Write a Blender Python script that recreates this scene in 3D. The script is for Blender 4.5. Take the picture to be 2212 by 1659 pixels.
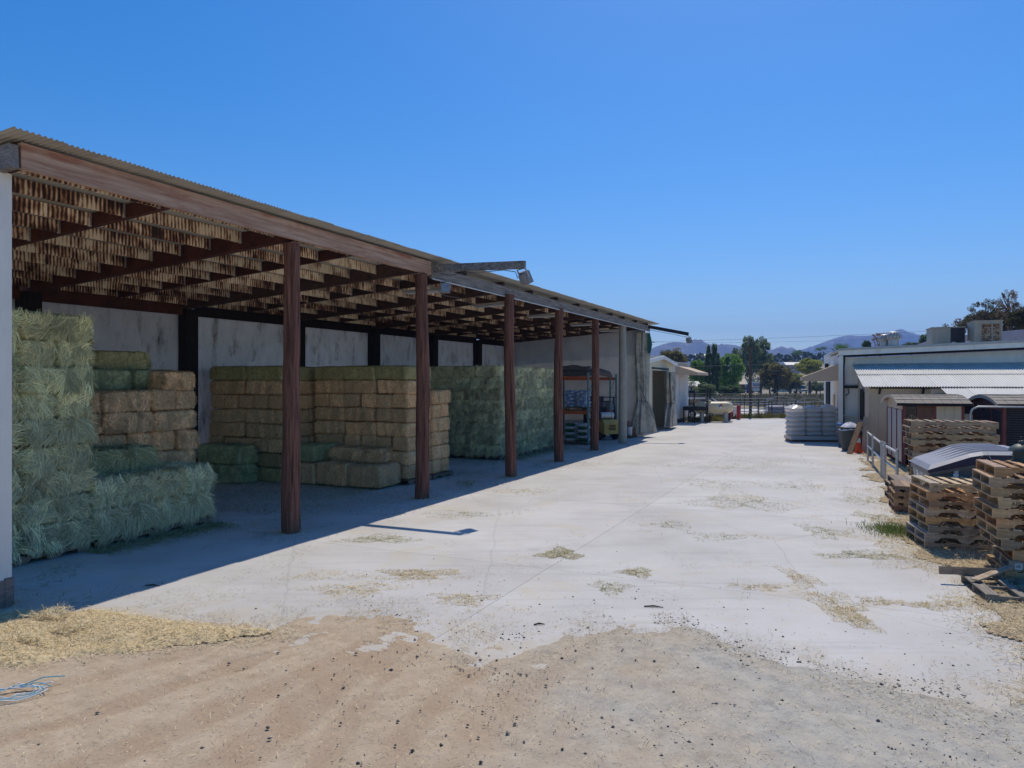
import bpy, bmesh, math, random
import numpy as np
from mathutils import Matrix, Vector, noise
for o in list(bpy.data.objects): bpy.data.objects.remove(o)
sc = bpy.context.scene
COL = sc.collection
R = random.Random(11)
RN = np.random.default_rng(5)
rad = math.radians

# ------------------------------------------------------------------ camera, sky, sun
cam = bpy.data.cameras.new('camera'); cam_o = bpy.data.objects.new('camera', cam); COL.objects.link(cam_o)
cam_o.location = (0, 0, 2.6); cam_o.rotation_euler = (rad(90), 0, 0)
cam.sensor_width = 36; cam.lens = 36 * 1534 / 2212; cam.clip_start = .05; cam.clip_end = 20000
sc.camera = cam_o
TH = rad(65.12)                      # the open shed runs along this bearing
SX, SY = math.cos(TH), math.sin(TH)
SUN_A = (-3.2, -.3, -4.9)            # travel of sunlight: along shed, across shed, down
sun_t = Vector((SUN_A[0]*SX - SUN_A[1]*SY, SUN_A[0]*SY + SUN_A[1]*SX, SUN_A[2])).normalized()
w = bpy.data.worlds.new('World'); sc.world = w; w.use_nodes = True
nt = w.node_tree
sky = nt.nodes.new('ShaderNodeTexSky'); sky.sky_type = 'NISHITA'; sky.sun_disc = False
sky.sun_elevation = math.asin(-sun_t.z); sky.sun_rotation = math.atan2(-sun_t.x, -sun_t.y)
sky.altitude = 300; sky.air_density = 1.0; sky.dust_density = .5; sky.ozone_density = 3.2
bg = nt.nodes['Background']; bg.inputs['Strength'].default_value = .102
hs = nt.nodes.new('ShaderNodeHueSaturation'); hs.inputs['Saturation'].default_value = 1.46; hs.inputs['Hue'].default_value = .504
nt.links.new(sky.outputs[0], hs.inputs['Color']); nt.links.new(hs.outputs[0], bg.inputs[0])
sl = bpy.data.lights.new('sun', 'SUN'); sl.energy = 2.9; sl.angle = rad(.5); sl.color = (1, .92, .79)
so = bpy.data.objects.new('sun', sl); COL.objects.link(so)
so.rotation_euler = sun_t.to_track_quat('-Z', 'Y').to_euler(); so.location = (0, 0, 30)
sc.view_settings.view_transform = 'Standard'; sc.view_settings.look = 'None'
sc.view_settings.gamma = 1; sc.view_settings.use_curve_mapping = False
sc.view_settings.exposure = .42
sc.render.engine = 'CYCLES'
sc.cycles.use_denoising = True; sc.cycles.use_adaptive_sampling = False
sc.cycles.max_bounces = 8; sc.cycles.diffuse_bounces = 6; sc.cycles.glossy_bounces = 2
sc.cycles.transmission_bounces = 3; sc.cycles.volume_bounces = 0; sc.cycles.transparent_max_bounces = 6
sc.cycles.sample_clamp_indirect = 8

# ------------------------------------------------------------------ frames
O = np.array([-3.875, 12.46, 0.])
def W(a, b, z=0.): return (O[0] + a*SX - b*SY, O[1] + a*SY + b*SX, z)
def gnd(u, v, z=0.):
    y = (2.6 - z)*1534/(v - 829.5); return ((u - 1106)/1534*y, y, z)
def at(u, v, y): return ((u - 1106)/1534*y, y, 2.6 - (v - 829.5)/1534*y)

# ------------------------------------------------------------------ mesh helpers
class MB:
    def __init__(s): s.v = []; s.f = []; s.m = []
    def add(s, vs, fs, mi=0):
        k = len(s.v); s.v += [tuple(p) for p in vs]; s.f += [tuple(i + k for i in f) for f in fs]; s.m += [mi]*len(fs); return s
    def box(s, x0, y0, z0, x1, y1, z1, mi=0):
        return s.add([(x0,y0,z0),(x1,y0,z0),(x1,y1,z0),(x0,y1,z0),(x0,y0,z1),(x1,y0,z1),(x1,y1,z1),(x0,y1,z1)],
                     [(0,3,2,1),(4,5,6,7),(0,1,5,4),(1,2,6,5),(2,3,7,6),(3,0,4,7)], mi)
    def beam(s, p, q, w, h, mi=0, up=(0,0,1)):
        p = Vector(p); q = Vector(q); d = (q - p).normalized(); u = Vector(up)
        x = d.cross(u)
        if x.length < 1e-4: x = d.cross(Vector((1,0,0)))
        x.normalize(); u = x.cross(d).normalized(); x *= w/2; u *= h/2
        return s.add([p-x-u, p+x-u, p+x+u, p-x+u, q-x-u, q+x-u, q+x+u, q-x+u],
                     [(0,1,2,3),(7,6,5,4),(0,4,5,1),(1,5,6,2),(2,6,7,3),(3,7,4,0)], mi)
    def tube(s, pts, r, n=8, mi=0, cap=True):
        pts = [Vector(p) for p in pts]; rs = r if isinstance(r, (list, tuple)) else [r]*len(pts)
        k = len(s.v); prev = None
        for i, p in enumerate(pts):
            d = (pts[min(i+1, len(pts)-1)] - pts[max(i-1, 0)]).normalized()
            if prev is None:
                x = d.cross(Vector((0,0,1)))
                if x.length < 1e-3: x = d.cross(Vector((1,0,0)))
            else: x = prev - d*prev.dot(d)
            x.normalize(); prev = x; y = d.cross(x)
            for j in range(n):
                a = 2*math.pi*j/n; q = p + (x*math.cos(a) + y*math.sin(a))*rs[i]; s.v.append(tuple(q))
        for i in range(len(pts)-1):
            for j in range(n):
                s.f.append((k+i*n+j, k+i*n+(j+1)%n, k+(i+1)*n+(j+1)%n, k+(i+1)*n+j)); s.m.append(mi)
        if cap:
            s.f.append(tuple(k+j for j in reversed(range(n)))); s.m.append(mi)
            e = k+(len(pts)-1)*n; s.f.append(tuple(e+j for j in range(n))); s.m.append(mi)
        return s
    def lathe(s, prof, n=16, c=(0,0), mi=0):
        return s.tube([(c[0], c[1], z) for r, z in prof], [max(r, 1e-4) for r, z in prof], n, mi)
    def prism(s, poly, t0, t1, ax='y', mi=0):
        def P(a, b, t): return {'y': (a, t, b), 'x': (t, a, b), 'z': (a, b, t)}[ax]
        n = len(poly)
        vs = [P(a, b, t0) for a, b in poly] + [P(a, b, t1) for a, b in poly]
        fs = [tuple(range(n)), tuple(reversed(range(n, 2*n)))] + [(i, i+n, (i+1) % n + n, (i+1) % n) for i in range(n)]
        return s.add(vs, fs, mi)
    def grid(s, fn, nu, nv, mi=0):
        k = len(s.v)
        for i in range(nu+1):
            for j in range(nv+1): s.v.append(tuple(fn(i/nu, j/nv)))
        for i in range(nu):
            for j in range(nv):
                q = k+i*(nv+1)+j; s.f.append((q, q+nv+1, q+nv+2, q+1)); s.m.append(mi)
        return s
    def mesh(s, name, mats, smooth=False):
        me = bpy.data.meshes.new(name); me.from_pydata(s.v, [], s.f)
        for m in (mats if isinstance(mats, (list, tuple)) else [mats]): me.materials.append(m)
        if max(s.m, default=0): me.polygons.foreach_set('material_index', s.m)
        bm = bmesh.new(); bm.from_mesh(me); bmesh.ops.recalc_face_normals(bm, faces=bm.faces); bm.to_mesh(me); bm.free()
        if smooth:
            me.polygons.foreach_set('use_smooth', [True]*len(me.polygons))
            me.set_sharp_from_angle(angle=rad(45))
        return me
    def build(s, name, mats, parent=None, smooth=False, loc=None, rotz=0, color=None):
        return put(name, s.mesh(name, mats, smooth), parent, loc, rotz, color)
def put(name, me, parent=None, loc=None, rotz=0, color=None):
    o = bpy.data.objects.new(name, me); COL.objects.link(o)
    if parent: o.parent = parent
    if loc is not None: o.location = loc
    if rotz: o.rotation_euler = (0, 0, rotz)
    if color: o.color = (*color, 1)
    return o
def tag(o, label=None, cat=None, group=None, kind=None):
    for k, v in (('label', label), ('category', cat), ('group', group), ('kind', kind)):
        if v: o[k] = v
    return o
def thing(name, label, cat, loc=(0,0,0), rotz=0, group=None):
    return tag(put(name, None, None, loc, rotz), label, cat, group)
def fastmesh(name, V, Q, mats):
    me = bpy.data.meshes.new(name); n = len(V); m = len(Q); k = Q.shape[1]
    me.vertices.add(n); me.vertices.foreach_set('co', np.asarray(V, np.float32).ravel())
    me.loops.add(m*k); me.loops.foreach_set('vertex_index', np.asarray(Q, np.int32).ravel())
    me.polygons.add(m); me.polygons.foreach_set('loop_start', np.arange(0, m*k, k, dtype=np.int32))
    me.update(calc_edges=True)
    for t in (mats if isinstance(mats, (list, tuple)) else [mats]): me.materials.append(t)
    return me
def quads(P, D, Wd):
    """blades: start P, direction*length D, half width vector Wd; tapered quads"""
    n = len(P); V = np.stack([P-Wd, P+Wd, P+D+Wd*.45, P+D-Wd*.45], 1).reshape(-1, 3)
    return V, np.arange(4*n).reshape(n, 4)
def unit(v): return v/np.maximum(np.linalg.norm(v, axis=1, keepdims=True), 1e-9)
def rnd_unit(n): return unit(RN.normal(size=(n, 3)))
def vnoise(x, y, seed=0):
    xi = np.floor(x).astype(np.int64); yi = np.floor(y).astype(np.int64); fx = x-xi; fy = y-yi
    fx = fx*fx*(3-2*fx); fy = fy*fy*(3-2*fy)
    def h(a, b):
        t = (a*374761393 + b*668265263 + seed*1442695041) & 0xffffffff
        t = ((t ^ (t >> 13))*1274126177) & 0xffffffff
        return ((t ^ (t >> 16)) & 0xffff)/65535.
    return (h(xi,yi)*(1-fx)+h(xi+1,yi)*fx)*(1-fy) + (h(xi,yi+1)*(1-fx)+h(xi+1,yi+1)*fx)*fy
def fbm(x, y, o=4, seed=0):
    s = 0; a = .5
    for i in range(o): s = s + a*vnoise(x*2**i, y*2**i, seed+i); a /= 2
    return s
ORD = 'zeroth first second third fourth fifth sixth seventh eighth ninth tenth eleventh twelfth thirteenth fourteenth fifteenth'.split()

# ------------------------------------------------------------------ materials
def new_mat(name):
    m = bpy.data.materials.new(name); m.use_nodes = True; t = m.node_tree; b = t.nodes['Principled BSDF']
    def N(kind, **k):
        n = t.nodes.new('ShaderNode'+kind)
        for a, v in k.items():
            if a.startswith('_'): setattr(n, a[1:], v)
            else:
                key = a.replace('__', ' '); s = n.inputs[int(key[1:])] if key[0] == 'i' and key[1:].isdigit() else n.inputs[key]
                if hasattr(v, 'is_output'): t.links.new(v, s)
                else: s.default_value = v
        return n
    return m, t, b, N
def ramp(N, fac, stops):
    n = N('ValToRGB', Fac=fac); e = n.color_ramp.elements
    while len(e) < len(stops): e.new(.5)
    for el, (p, c) in zip(e, stops): el.position = p; el.color = (*c, 1) if len(c) == 3 else c
    return n.outputs['Color']
def mixc(N, fac, a, b, mode='MIX'):
    n = N('Mix', _data_type='RGBA', _blend_type=mode)
    t = n.id_data
    for k, v in ((0, fac), (6, a), (7, b)):
        if hasattr(v, 'is_output'): t.links.new(v, n.inputs[k])
        else: n.inputs[k].default_value = (*v, 1) if isinstance(v, tuple) and len(v) == 3 else v
    return n.outputs[2]
def bump(N, t, b, h, strength, dist=.01):
    n = N('Bump', Strength=strength, Distance=dist, Height=h); t.links.new(n.outputs[0], b.inputs['Normal'])
def mat(name, c1, c2=None, scale=8., stretch=(1,1,1), rough=.8, bmp=0., metal=0., tint=False, rand=0., spec=.3,
        dirt=None, dscale=1.5, damt=(.45,.7), dstretch=(1,1,1), transl=0., coord='Object', detail=6.):
    m, t, b, N = new_mat(name)
    tc = N('TexCoord').outputs[coord]
    mp = N('Mapping', Vector=tc, Scale=stretch).outputs[0]
    nz = N('TexNoise', Vector=mp, Scale=scale, Detail=detail, Roughness=.65).outputs[0]
    c = ramp(N, nz, [(.3, c2 or c1), (.7, c1)])
    if dirt:
        mp2 = N('Mapping', Vector=tc, Scale=dstretch).outputs[0]
        n2 = N('TexNoise', Vector=mp2, Scale=dscale, Detail=7., Roughness=.7).outputs[0]
        f = ramp(N, n2, [(damt[0], (0,0,0)), (damt[1], (1,1,1))])
        c = mixc(N, f, c, dirt)
    if tint or rand:
        oi = N('ObjectInfo')
        if tint: c = mixc(N, 1., c, oi.outputs['Color'], 'MULTIPLY')
        if rand:
            v = N('MapRange', Value=oi.outputs['Random'], i3=1-rand, i4=1+rand).outputs[0]
            c = N('HueSaturation', Color=c, Value=v).outputs[0]
    t.links.new(c, b.inputs['Base Color'])
    b.inputs['Roughness'].default_value = rough; b.inputs['Metallic'].default_value = metal; b.inputs['Specular IOR Level'].default_value = spec
    if bmp: bump(N, t, b, nz, bmp)
    if transl:
        tr = N('BsdfTranslucent', Color=c); mx = N('MixShader', Fac=transl)
        t.links.new(b.outputs[0], mx.inputs[1]); t.links.new(tr.outputs[0], mx.inputs[2])
        t.links.new(mx.outputs[0], t.nodes['Material Output'].inputs[0])
    return m
def strand_mat(name, cols, tint=False, rough=.75, transl=.0, tone=False):
    m, t, b, N = new_mat(name)
    g = N('NewGeometry').outputs['Random Per Island']
    c = ramp(N, g, [(i/(len(cols)-1), k) for i, k in enumerate(cols)])
    if tint: c = mixc(N, 1., c, N('ObjectInfo').outputs['Color'], 'MULTIPLY')
    if tone: c = N('VectorMath', _operation='SCALE', i0=c, Scale=N('Attribute', _attribute_name='tone').outputs['Fac']).outputs[0]
    t.links.new(c, b.inputs['Base Color']); b.inputs['Roughness'].default_value = rough; b.inputs['Specular IOR Level'].default_value = .25
    if transl:
        tr = N('BsdfTranslucent', Color=c); mx = N('MixShader', Fac=transl)
        t.links.new(b.outputs[0], mx.inputs[1]); t.links.new(tr.outputs[0], mx.inputs[2])
        t.links.new(mx.outputs[0], t.nodes['Material Output'].inputs[0])
    return m
M = {}
M['wood'] = mat('wood_tinted', (1,1,1), (.5,.47,.44), 3., (1.2,14,14), .85, .35, tint=True, rand=.16, dirt=(.32,.29,.27), dscale=5., damt=(.5,.75))
M['wood_y'] = mat('wood_tinted_y', (1,1,1), (.5,.47,.44), 3., (14,1.2,14), .85, .35, tint=True, rand=.16, dirt=(.32,.29,.27), dscale=5., damt=(.5,.75))
M['redwood'] = mat('red_stained_wood', (.135,.045,.026), (.06,.02,.014), 4., (1,1,1), .8, .2, dirt=(.04,.016,.012), dscale=1.2)
M['post'] = mat('post_wood', (.3,.13,.085), (.07,.032,.025), 2.6, (9,9,.4), .85, .9, dirt=(.035,.016,.013), dscale=2.6, damt=(.53,.66), dstretch=(6,6,.3), detail=9.)
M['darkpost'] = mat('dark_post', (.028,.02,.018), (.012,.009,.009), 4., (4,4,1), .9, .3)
M['fascia_red'] = mat('weathered_red_board', (.62,.42,.31), (.3,.16,.1), 2.2, (.5,5,9), .8, .5, dirt=(.3,.09,.045), dscale=2., damt=(.5,.72), dstretch=(.5,1,2.5))
M['fascia_grey'] = mat('weathered_grey_board', (.36,.32,.28), (.1,.085,.075), 2.4, (.6,6,8), .85, .5, dirt=(.06,.05,.045), dscale=5., damt=(.56,.72), dstretch=(.6,1,2.))
M['tarp'] = mat('tarp', (.84,.83,.8), (.66,.65,.63), 2.2, (1.6,1,.9), .55, 1., transl=.1, dirt=(.16,.15,.125), dscale=1.6, damt=(.52,.72), dstretch=(1.7,1,.6), tint=True)
M['tarp_clean'] = mat('tarp_clean', (.66,.66,.66), (.54,.54,.55), 1.6, (1,1,1), .5, .5, transl=.07)
M['canvas'] = mat('canvas', (.52,.48,.4), (.4,.37,.3), 3., (1,1,.5), .7, .3, dirt=(.15,.14,.12), dscale=2.)
M['roof'] = mat('roof_metal', (.5,.48,.42), (.4,.38,.33), 2., (1,.4,1), .45, 0., metal=.0, rand=.06, dirt=(.2,.17,.12), dscale=1., damt=(.55,.8), spec=.4)
M['leanto'] = mat('lean_to_metal', (.66,.64,.58), (.55,.53,.48), 3., (1,.3,1), .5, 0., rand=.04, dirt=(.45,.42,.38), dscale=2.2, damt=(.62,.8), spec=.4)
M['white'] = mat('white_paint', (.86,.83,.76), (.74,.71,.64), 3., (1,1,.5), .7, .1, dirt=(.33,.29,.22), dscale=1.2, damt=(.56,.8), dstretch=(1,1,.35))
M['whiteplank'] = mat('peeling_white_paint', (.7,.7,.68), (.6,.6,.58), 9., (1,1,.3), .8, .3, dirt=(.24,.22,.2), dscale=3., damt=(.6,.72), dstretch=(2,2,.4))
M['postwhite'] = mat('white_post', (.84,.79,.72), (.74,.7,.64), 3., (1,1,.4), .8, .1, dirt=(.55,.52,.48), dscale=1.5, damt=(.58,.8), dstretch=(2,2,.5))
M['cream'] = mat('cream_siding', (.74,.66,.47), (.66,.58,.4), 3., (1,1,.4), .6, 0.)
M['tan'] = mat('tan_siding', (.6,.49,.36), (.5,.41,.3), 2., (1,1,.4), .75, .1, dirt=(.22,.17,.11), dscale=1.2, damt=(.58,.8))
M['awning'] = mat('tan_canvas', (.6,.44,.31), (.53,.39,.27), 3., rough=.8)
M['greymetal'] = mat('grey_metal', (.46,.46,.45), (.33,.33,.33), 6., rough=.5, metal=.3, rand=.05)
M['galv'] = mat('galvanised_pipe', (.5,.5,.5), (.38,.38,.38), 10., rough=.45, metal=.4)
M['dark'] = mat('dark_iron', (.035,.032,.032), (.02,.02,.02), 8., rough=.6)
M['black'] = mat('black_rubber', (.018,.018,.018), (.012,.012,.012), 8., rough=.7)
M['orange'] = mat('orange_beam', (.55,.13,.04), (.42,.09,.03), 6., rough=.5)
M['teal'] = mat('teal_upright', (.16,.27,.27), (.1,.19,.2), 6., rough=.5)
M['yellow'] = mat('yellow_paint', (.55,.39,.11), (.42,.29,.08), 4., rough=.5, dirt=(.16,.12,.06), dscale=3., damt=(.58,.75))
M['whitegas'] = mat('white_enamel', (.7,.7,.68), (.55,.55,.53), 5., rough=.4)
M['tank'] = mat('cream_tank', (.66,.56,.36), (.58,.48,.3), 3., rough=.45, dirt=(.36,.3,.2), dscale=2., damt=(.6,.8))
M['red'] = mat('red_paint', (.42,.03,.03), (.3,.025,.025), 5., rough=.5)
M['maroon'] = mat('maroon_paint', (.22,.06,.055), (.14,.04,.038), 6., rough=.6)
M['bagwhite'] = mat('white_sack', (.72,.72,.74), (.6,.6,.63), 9., rough=.45, bmp=.4)
M['baggreen'] = mat('green_print', (.03,.15,.07), (.02,.09,.05), 9., rough=.45)
M['bagblue'] = mat('blue_print', (.08,.24,.55), (.4,.5,.68), 7., rough=.45)
M['wrap'] = mat('stretch_wrap', (.95,.92,.88), (.86,.83,.81), 5., (1,1,2), .25, .5, spec=.5, dirt=(.72,.78,.79), dscale=1.1, damt=(.5,.8), transl=.55)
M['plastic'] = mat('grey_plastic', (.15,.155,.165), (.11,.113,.12), 4., rough=.45)
M['binplastic'] = mat('bin_plastic', (.06,.075,.07), (.045,.055,.05), 4., rough=.5)
M['lid'] = mat('lid_plastic', (.3,.3,.33), (.24,.245,.28), 3., rough=.55, dirt=(.4,.38,.36), dscale=2., damt=(.55,.85))
M['bin'] = mat('bin_side', (.55,.56,.58), (.42,.43,.46), 4., rough=.5)
M['navy'] = mat('navy_plastic', (.03,.032,.07), (.022,.024,.05), 4., rough=.4)
M['glass'] = mat('window_glass', (.02,.025,.03), (.03,.035,.04), 2., rough=.08, spec=.8)
M['carpaint'] = mat('silver_paint', (.42,.44,.47), (.4,.42,.45), 2., rough=.25, metal=.4, spec=.6)
M['shingle'] = mat('shingle', (.36,.31,.25), (.22,.19,.15), 22., (1,2,1), .95, .5, rand=.12)
M['hvac'] = mat('hvac_case', (.42,.37,.3), (.35,.31,.25), 3., rough=.6, dirt=(.2,.1,.05), dscale=2.2, damt=(.62,.78))
M['rust'] = mat('rusty_coil', (.3,.14,.06), (.09,.05,.03), 5., (1,1,2), rough=.85, dirt=(.5,.4,.27), dscale=5., damt=(.5,.62))
M['fins'] = mat('dark_fins', (.05,.045,.05), (.03,.028,.03), 6., rough=.7)
M['louver'] = mat('brown_louver', (.2,.1,.065), (.13,.065,.045), 6., rough=.7)
M['lavender'] = mat('lavender_siding', (.36,.33,.4), (.3,.28,.34), 2., rough=.7)
M['cone'] = mat('cone_orange', (.75,.12,.03), (.62,.09,.02), 5., rough=.5)
M['green'] = mat('green_sign', (.05,.32,.1), (.05,.28,.09), 5., rough=.5)
M['lantern'] = mat('lantern_green', (.07,.1,.09), (.05,.07,.06), 5., rough=.5)
M['plaque'] = mat('brown_plaque', (.24,.11,.04), (.12,.055,.025), 9., (1,3,1), rough=.7, bmp=.3)
M['paper'] = mat('white_label', (.78,.78,.78), (.7,.7,.7), 5., rough=.6)
M['ink'] = mat('dark_ink', (.03,.03,.032), (.03,.03,.032), 5., rough=.6)
M['bluepaint'] = mat('blue_paint', (.05,.2,.5), (.04,.16,.42), 3., rough=.6)
M['bark'] = mat('bark', (.12,.09,.065), (.06,.045,.034), 4., (3,3,.6), .95, .5)
M['leaf'] = strand_mat('leaf', [(.5,.5,.48),(1.,1.,1.),(1.7,1.65,1.3)], True, .6, .55)
M['hay'] = strand_mat('hay_strand', [(.5,.5,.44),(.85,.86,.78),(1.05,1.,.9),(1.35,1.3,1.15)], True, .7, 0., True)
M['haybody'] = mat('hay_body', (.95,.93,.84), (.4,.39,.34), 16., (1,1,1), .95, .6, tint=True, rand=.08, detail=8.)
M['rug'] = mat('rolled_rug', (.17,.14,.14), (.08,.07,.07), 10., rough=.95, bmp=.4)
M['cyltan'] = mat('concrete_post', (.4,.37,.31), (.3,.28,.23), 6., (1,1,.5), .9, .3, dirt=(.17,.15,.12), dscale=2.5, damt=(.55,.75))
M['cable'] = mat('cable', (.12,.12,.12), (.08,.08,.08), 5., rough=.6)
M['lamp'] = mat('lamp_housing', (.3,.28,.29), (.25,.23,.24), 5., rough=.5)
M['lampglass'] = mat('lamp_glass', (.35,.42,.48), (.2,.25,.3), 6., rough=.1, spec=.8)
M['paleblue'] = mat('twine_blue', (.1,.42,.5), (.1,.36,.45), 5., rough=.6)

def purlin_mat():
    m, t, b, N = new_mat('drip_stained_wood')
    tc = N('TexCoord').outputs['Object']
    oi = N('ObjectInfo')
    off = N('CombineXYZ', X=N('Math', _operation='MULTIPLY', i0=oi.outputs['Random'], i1=37.).outputs[0]).outputs[0]
    p = N('VectorMath', _operation='ADD', i0=tc, i1=off).outputs[0]
    sx = N('SeparateXYZ', Vector=tc)
    wob = N('TexNoise', Vector=p, Scale=9., Detail=2.).outputs[0]
    ph = N('Math', _operation='MULTIPLY_ADD', i0=sx.outputs[0], i1=2*math.pi/.0676, i2=N('Math', _operation='MULTIPLY', i0=wob, i1=3.).outputs[0]).outputs[0]
    s = N('Math', _operation='SINE', i0=ph).outputs[0]
    n1 = N('TexNoise', Vector=N('Mapping', Vector=p, Scale=(14,14,4)).outputs[0], Scale=1., Detail=4.).outputs[0]
    n2 = N('TexNoise', Vector=N('Mapping', Vector=p, Scale=(1.3,1,2.5)).outputs[0], Scale=1.5, Detail=5.).outputs[0]
    v = N('Math', _operation='MULTIPLY_ADD', i0=s, i1=.15, i2=n1).outputs[0]
    v = N('Math', _operation='MULTIPLY_ADD', i0=n2, i1=1.25, i2=v).outputs[0]
    v = N('Math', _operation='ADD', i0=v, i1=N('MapRange', Value=N('Math', _operation='FRACT', i0=N('Math', _operation='MULTIPLY', i0=oi.outputs['Random'], i1=7.31).outputs[0]).outputs[0], i3=-.2, i4=.08).outputs[0]).outputs[0]
    c = ramp(N, N('Math', _operation='MULTIPLY', i0=v, i1=.51).outputs[0], [(.4, (.03,.016,.012)), (.485, (.16,.065,.035)), (.55, (.5,.29,.16)), (.63, (.88,.72,.5))])
    vv = N('MapRange', Value=oi.outputs['Random'], i3=.75, i4=1.2).outputs[0]
    c = N('HueSaturation', Color=c, Value=vv).outputs[0]
    t.links.new(c, b.inputs['Base Color']); b.inputs['Roughness'].default_value = .85
    bump(N, t, b, n1, .3)
    return m
M['purlin'] = purlin_mat()

def concrete_mat():
    m, t, b, N = new_mat('concrete')
    p = N('NewGeometry').outputs['Position']
    n1 = N('TexNoise', Vector=p, Scale=.55, Detail=8., Roughness=.62).outputs[0]
    n2 = N('TexNoise', Vector=N('Mapping', Vector=p, Rotation=(0,0,-TH), Scale=(.2,2.6,1)).outputs[0], Scale=1.6, Detail=7., Roughness=.7).outputs[0]
    n3 = N('TexNoise', Vector=p, Scale=38., Detail=4., Roughness=.7).outputs[0]
    c = ramp(N, n1, [(.3, (.47,.445,.41)), (.55, (.56,.535,.50)), (.75, (.61,.59,.55))])
    c = mixc(N, ramp(N, n2, [(.52,(0,0,0)),(.75,(.55,.55,.55))]), c, (.36,.345,.32))
    c = mixc(N, ramp(N, n3, [(.3,(.35,.35,.35)),(.42,(0,0,0))]), c, (.3,.29,.27))
    wp_ = mixc(N, .12, p, N('TexNoise', Vector=p, Scale=1.7, Detail=5.).outputs['Color'], 'ADD')
    vor = N('TexVoronoi', _feature='DISTANCE_TO_EDGE', Vector=wp_, Scale=.2).outputs['Distance']
    c = mixc(N, ramp(N, vor, [(.0002,(.22,.22,.22)),(.0006,(0,0,0))]), c, (.2,.19,.17))
    oil = N('TexNoise', Vector=p, Scale=.7, Detail=5., Roughness=.5).outputs[0]
    c = mixc(N, ramp(N, oil, [(.66,(0,0,0)),(.74,(.45,.45,.45))]), c, (.27,.26,.24))
    sand = N('TexNoise', Vector=p, Scale=.9, Detail=9., Roughness=.72, Distortion=.6).outputs[0]
    c = mixc(N, ramp(N, sand, [(.53,(0,0,0)),(.7,(.6,.6,.6))]), c, (.55,.47,.32))
    sxyz = N('SeparateXYZ', Vector=p); sy = N('Math', _operation='MULTIPLY_ADD', i0=sxyz.outputs[0], i1=.27, i2=sxyz.outputs[1]).outputs[0]
    near = N('MapRange', Value=sy, i1=9.4, i2=6.6, i3=-.34, i4=.21).outputs[0]
    dn = N('TexNoise', Vector=p, Scale=2.2, Detail=9., Roughness=.75, Distortion=.4).outputs[0]
    c = mixc(N, ramp(N, N('Math', _operation='ADD', i0=near, i1=dn).outputs[0], [(.48,(0,0,0)),(.72,(.7,.7,.7))]), c, (.47,.405,.31))
    oi = N('ObjectInfo').outputs['Random']
    c = N('HueSaturation', Color=c, Value=N('MapRange', Value=oi, i3=.96, i4=1.04).outputs[0]).outputs[0]
    t.links.new(c, b.inputs['Base Color']); b.inputs['Roughness'].default_value = .85; b.inputs['Specular IOR Level'].default_value = .2
    bump(N, t, b, n3, .15, .004)
    return m
M['concrete'] = concrete_mat()

def dirt_mat():
    m, t, b, N = new_mat('dirt')
    p = N('NewGeometry').outputs['Position']
    sp = N('SeparateXYZ', Vector=p)
    big = N('TexNoise', Vector=p, Scale=.5, Detail=6., Roughness=.65).outputs[0]
    mid = N('TexNoise', Vector=p, Scale=5., Detail=7., Roughness=.75).outputs[0]
    fine = N('TexNoise', Vector=p, Scale=45., Detail=5., Roughness=.75).outputs[0]
    brown = ramp(N, mid, [(.3,(.36,.275,.185)),(.52,(.46,.36,.25)),(.72,(.54,.44,.32))])
    grey = ramp(N, mid, [(.32,(.3,.285,.26)),(.5,(.42,.395,.34)),(.7,(.52,.475,.39))])
    f = N('Math', _operation='MULTIPLY_ADD', i0=sp.outputs[0], i1=.13, i2=big).outputs[0]
    c = mixc(N, ramp(N, f, [(.42,(0,0,0)),(.75,(1,1,1))]), brown, grey)
    tk = N('Attribute', _attribute_name='track').outputs['Fac']
    c = mixc(N, ramp(N, N('Math', _operation='MULTIPLY_ADD', i0=mid, i1=.8, i2=N('Math', _operation='SUBTRACT', i0=tk, i1=.4).outputs[0]).outputs[0], [(.3,(0,0,0)),(.8,(.62,.62,.62))]), c, (.36,.25,.165))
    # between the tracks lies paler chaff
    rot = N('Mapping', Vector=p, Rotation=(0,0,rad(-38))).outputs[0]
    wv = N('TexWave', Vector=rot, Scale=.62, Distortion=3.5, Detail=5.).outputs['Fac']
    c = mixc(N, ramp(N, wv, [(.35,(0,0,0)),(.8,(.2,.2,.2))]), c, (.46,.38,.285))
    c = mixc(N, ramp(N, fine, [(.32,(.75,.75,.75)),(.43,(0,0,0))]), c, (.13,.11,.095))
    c = mixc(N, ramp(N, fine, [(.6,(0,0,0)),(.72,(.7,.7,.7))]), c, (.6,.5,.34))
    t.links.new(c, b.inputs['Base Color']); b.inputs['Roughness'].default_value = .95; b.inputs['Specular IOR Level'].default_value = .1
    bump(N, t, b, N('Math', _operation='MULTIPLY_ADD', i0=fine, i1=.6, i2=mid).outputs[0], .5, .02)
    return m
M['dirt'] = dirt_mat()
def field_mat():
    m, t, b, N = new_mat('dry_field')
    p = N('NewGeometry').outputs['Position']
    n = N('TexNoise', Vector=p, Scale=.08, Detail=9., Roughness=.7).outputs[0]
    n2 = N('TexNoise', Vector=p, Scale=1.5, Detail=6., Roughness=.7).outputs[0]
    c = ramp(N, n, [(.35,(.16,.14,.08)),(.5,(.3,.24,.15)),(.68,(.38,.32,.21))])
    c = mixc(N, ramp(N, n2, [(.45,(0,0,0)),(.7,(.6,.6,.6))]), c, (.12,.12,.06))
    t.links.new(c, b.inputs['Base Color']); b.inputs['Roughness'].default_value = .95
    return m
M['field'] = field_mat()
M['gravelroad'] = mat('pale_gravel', (.6,.57,.52), (.48,.45,.4), .6, rough=.95)
M['mount'] = mat('mountain_scrub', (.2,.17,.14), (.07,.075,.055), .012, (1,1,1), .95, 0., dirt=(.42,.38,.34), dscale=.03, damt=(.58,.68), detail=9.)

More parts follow.
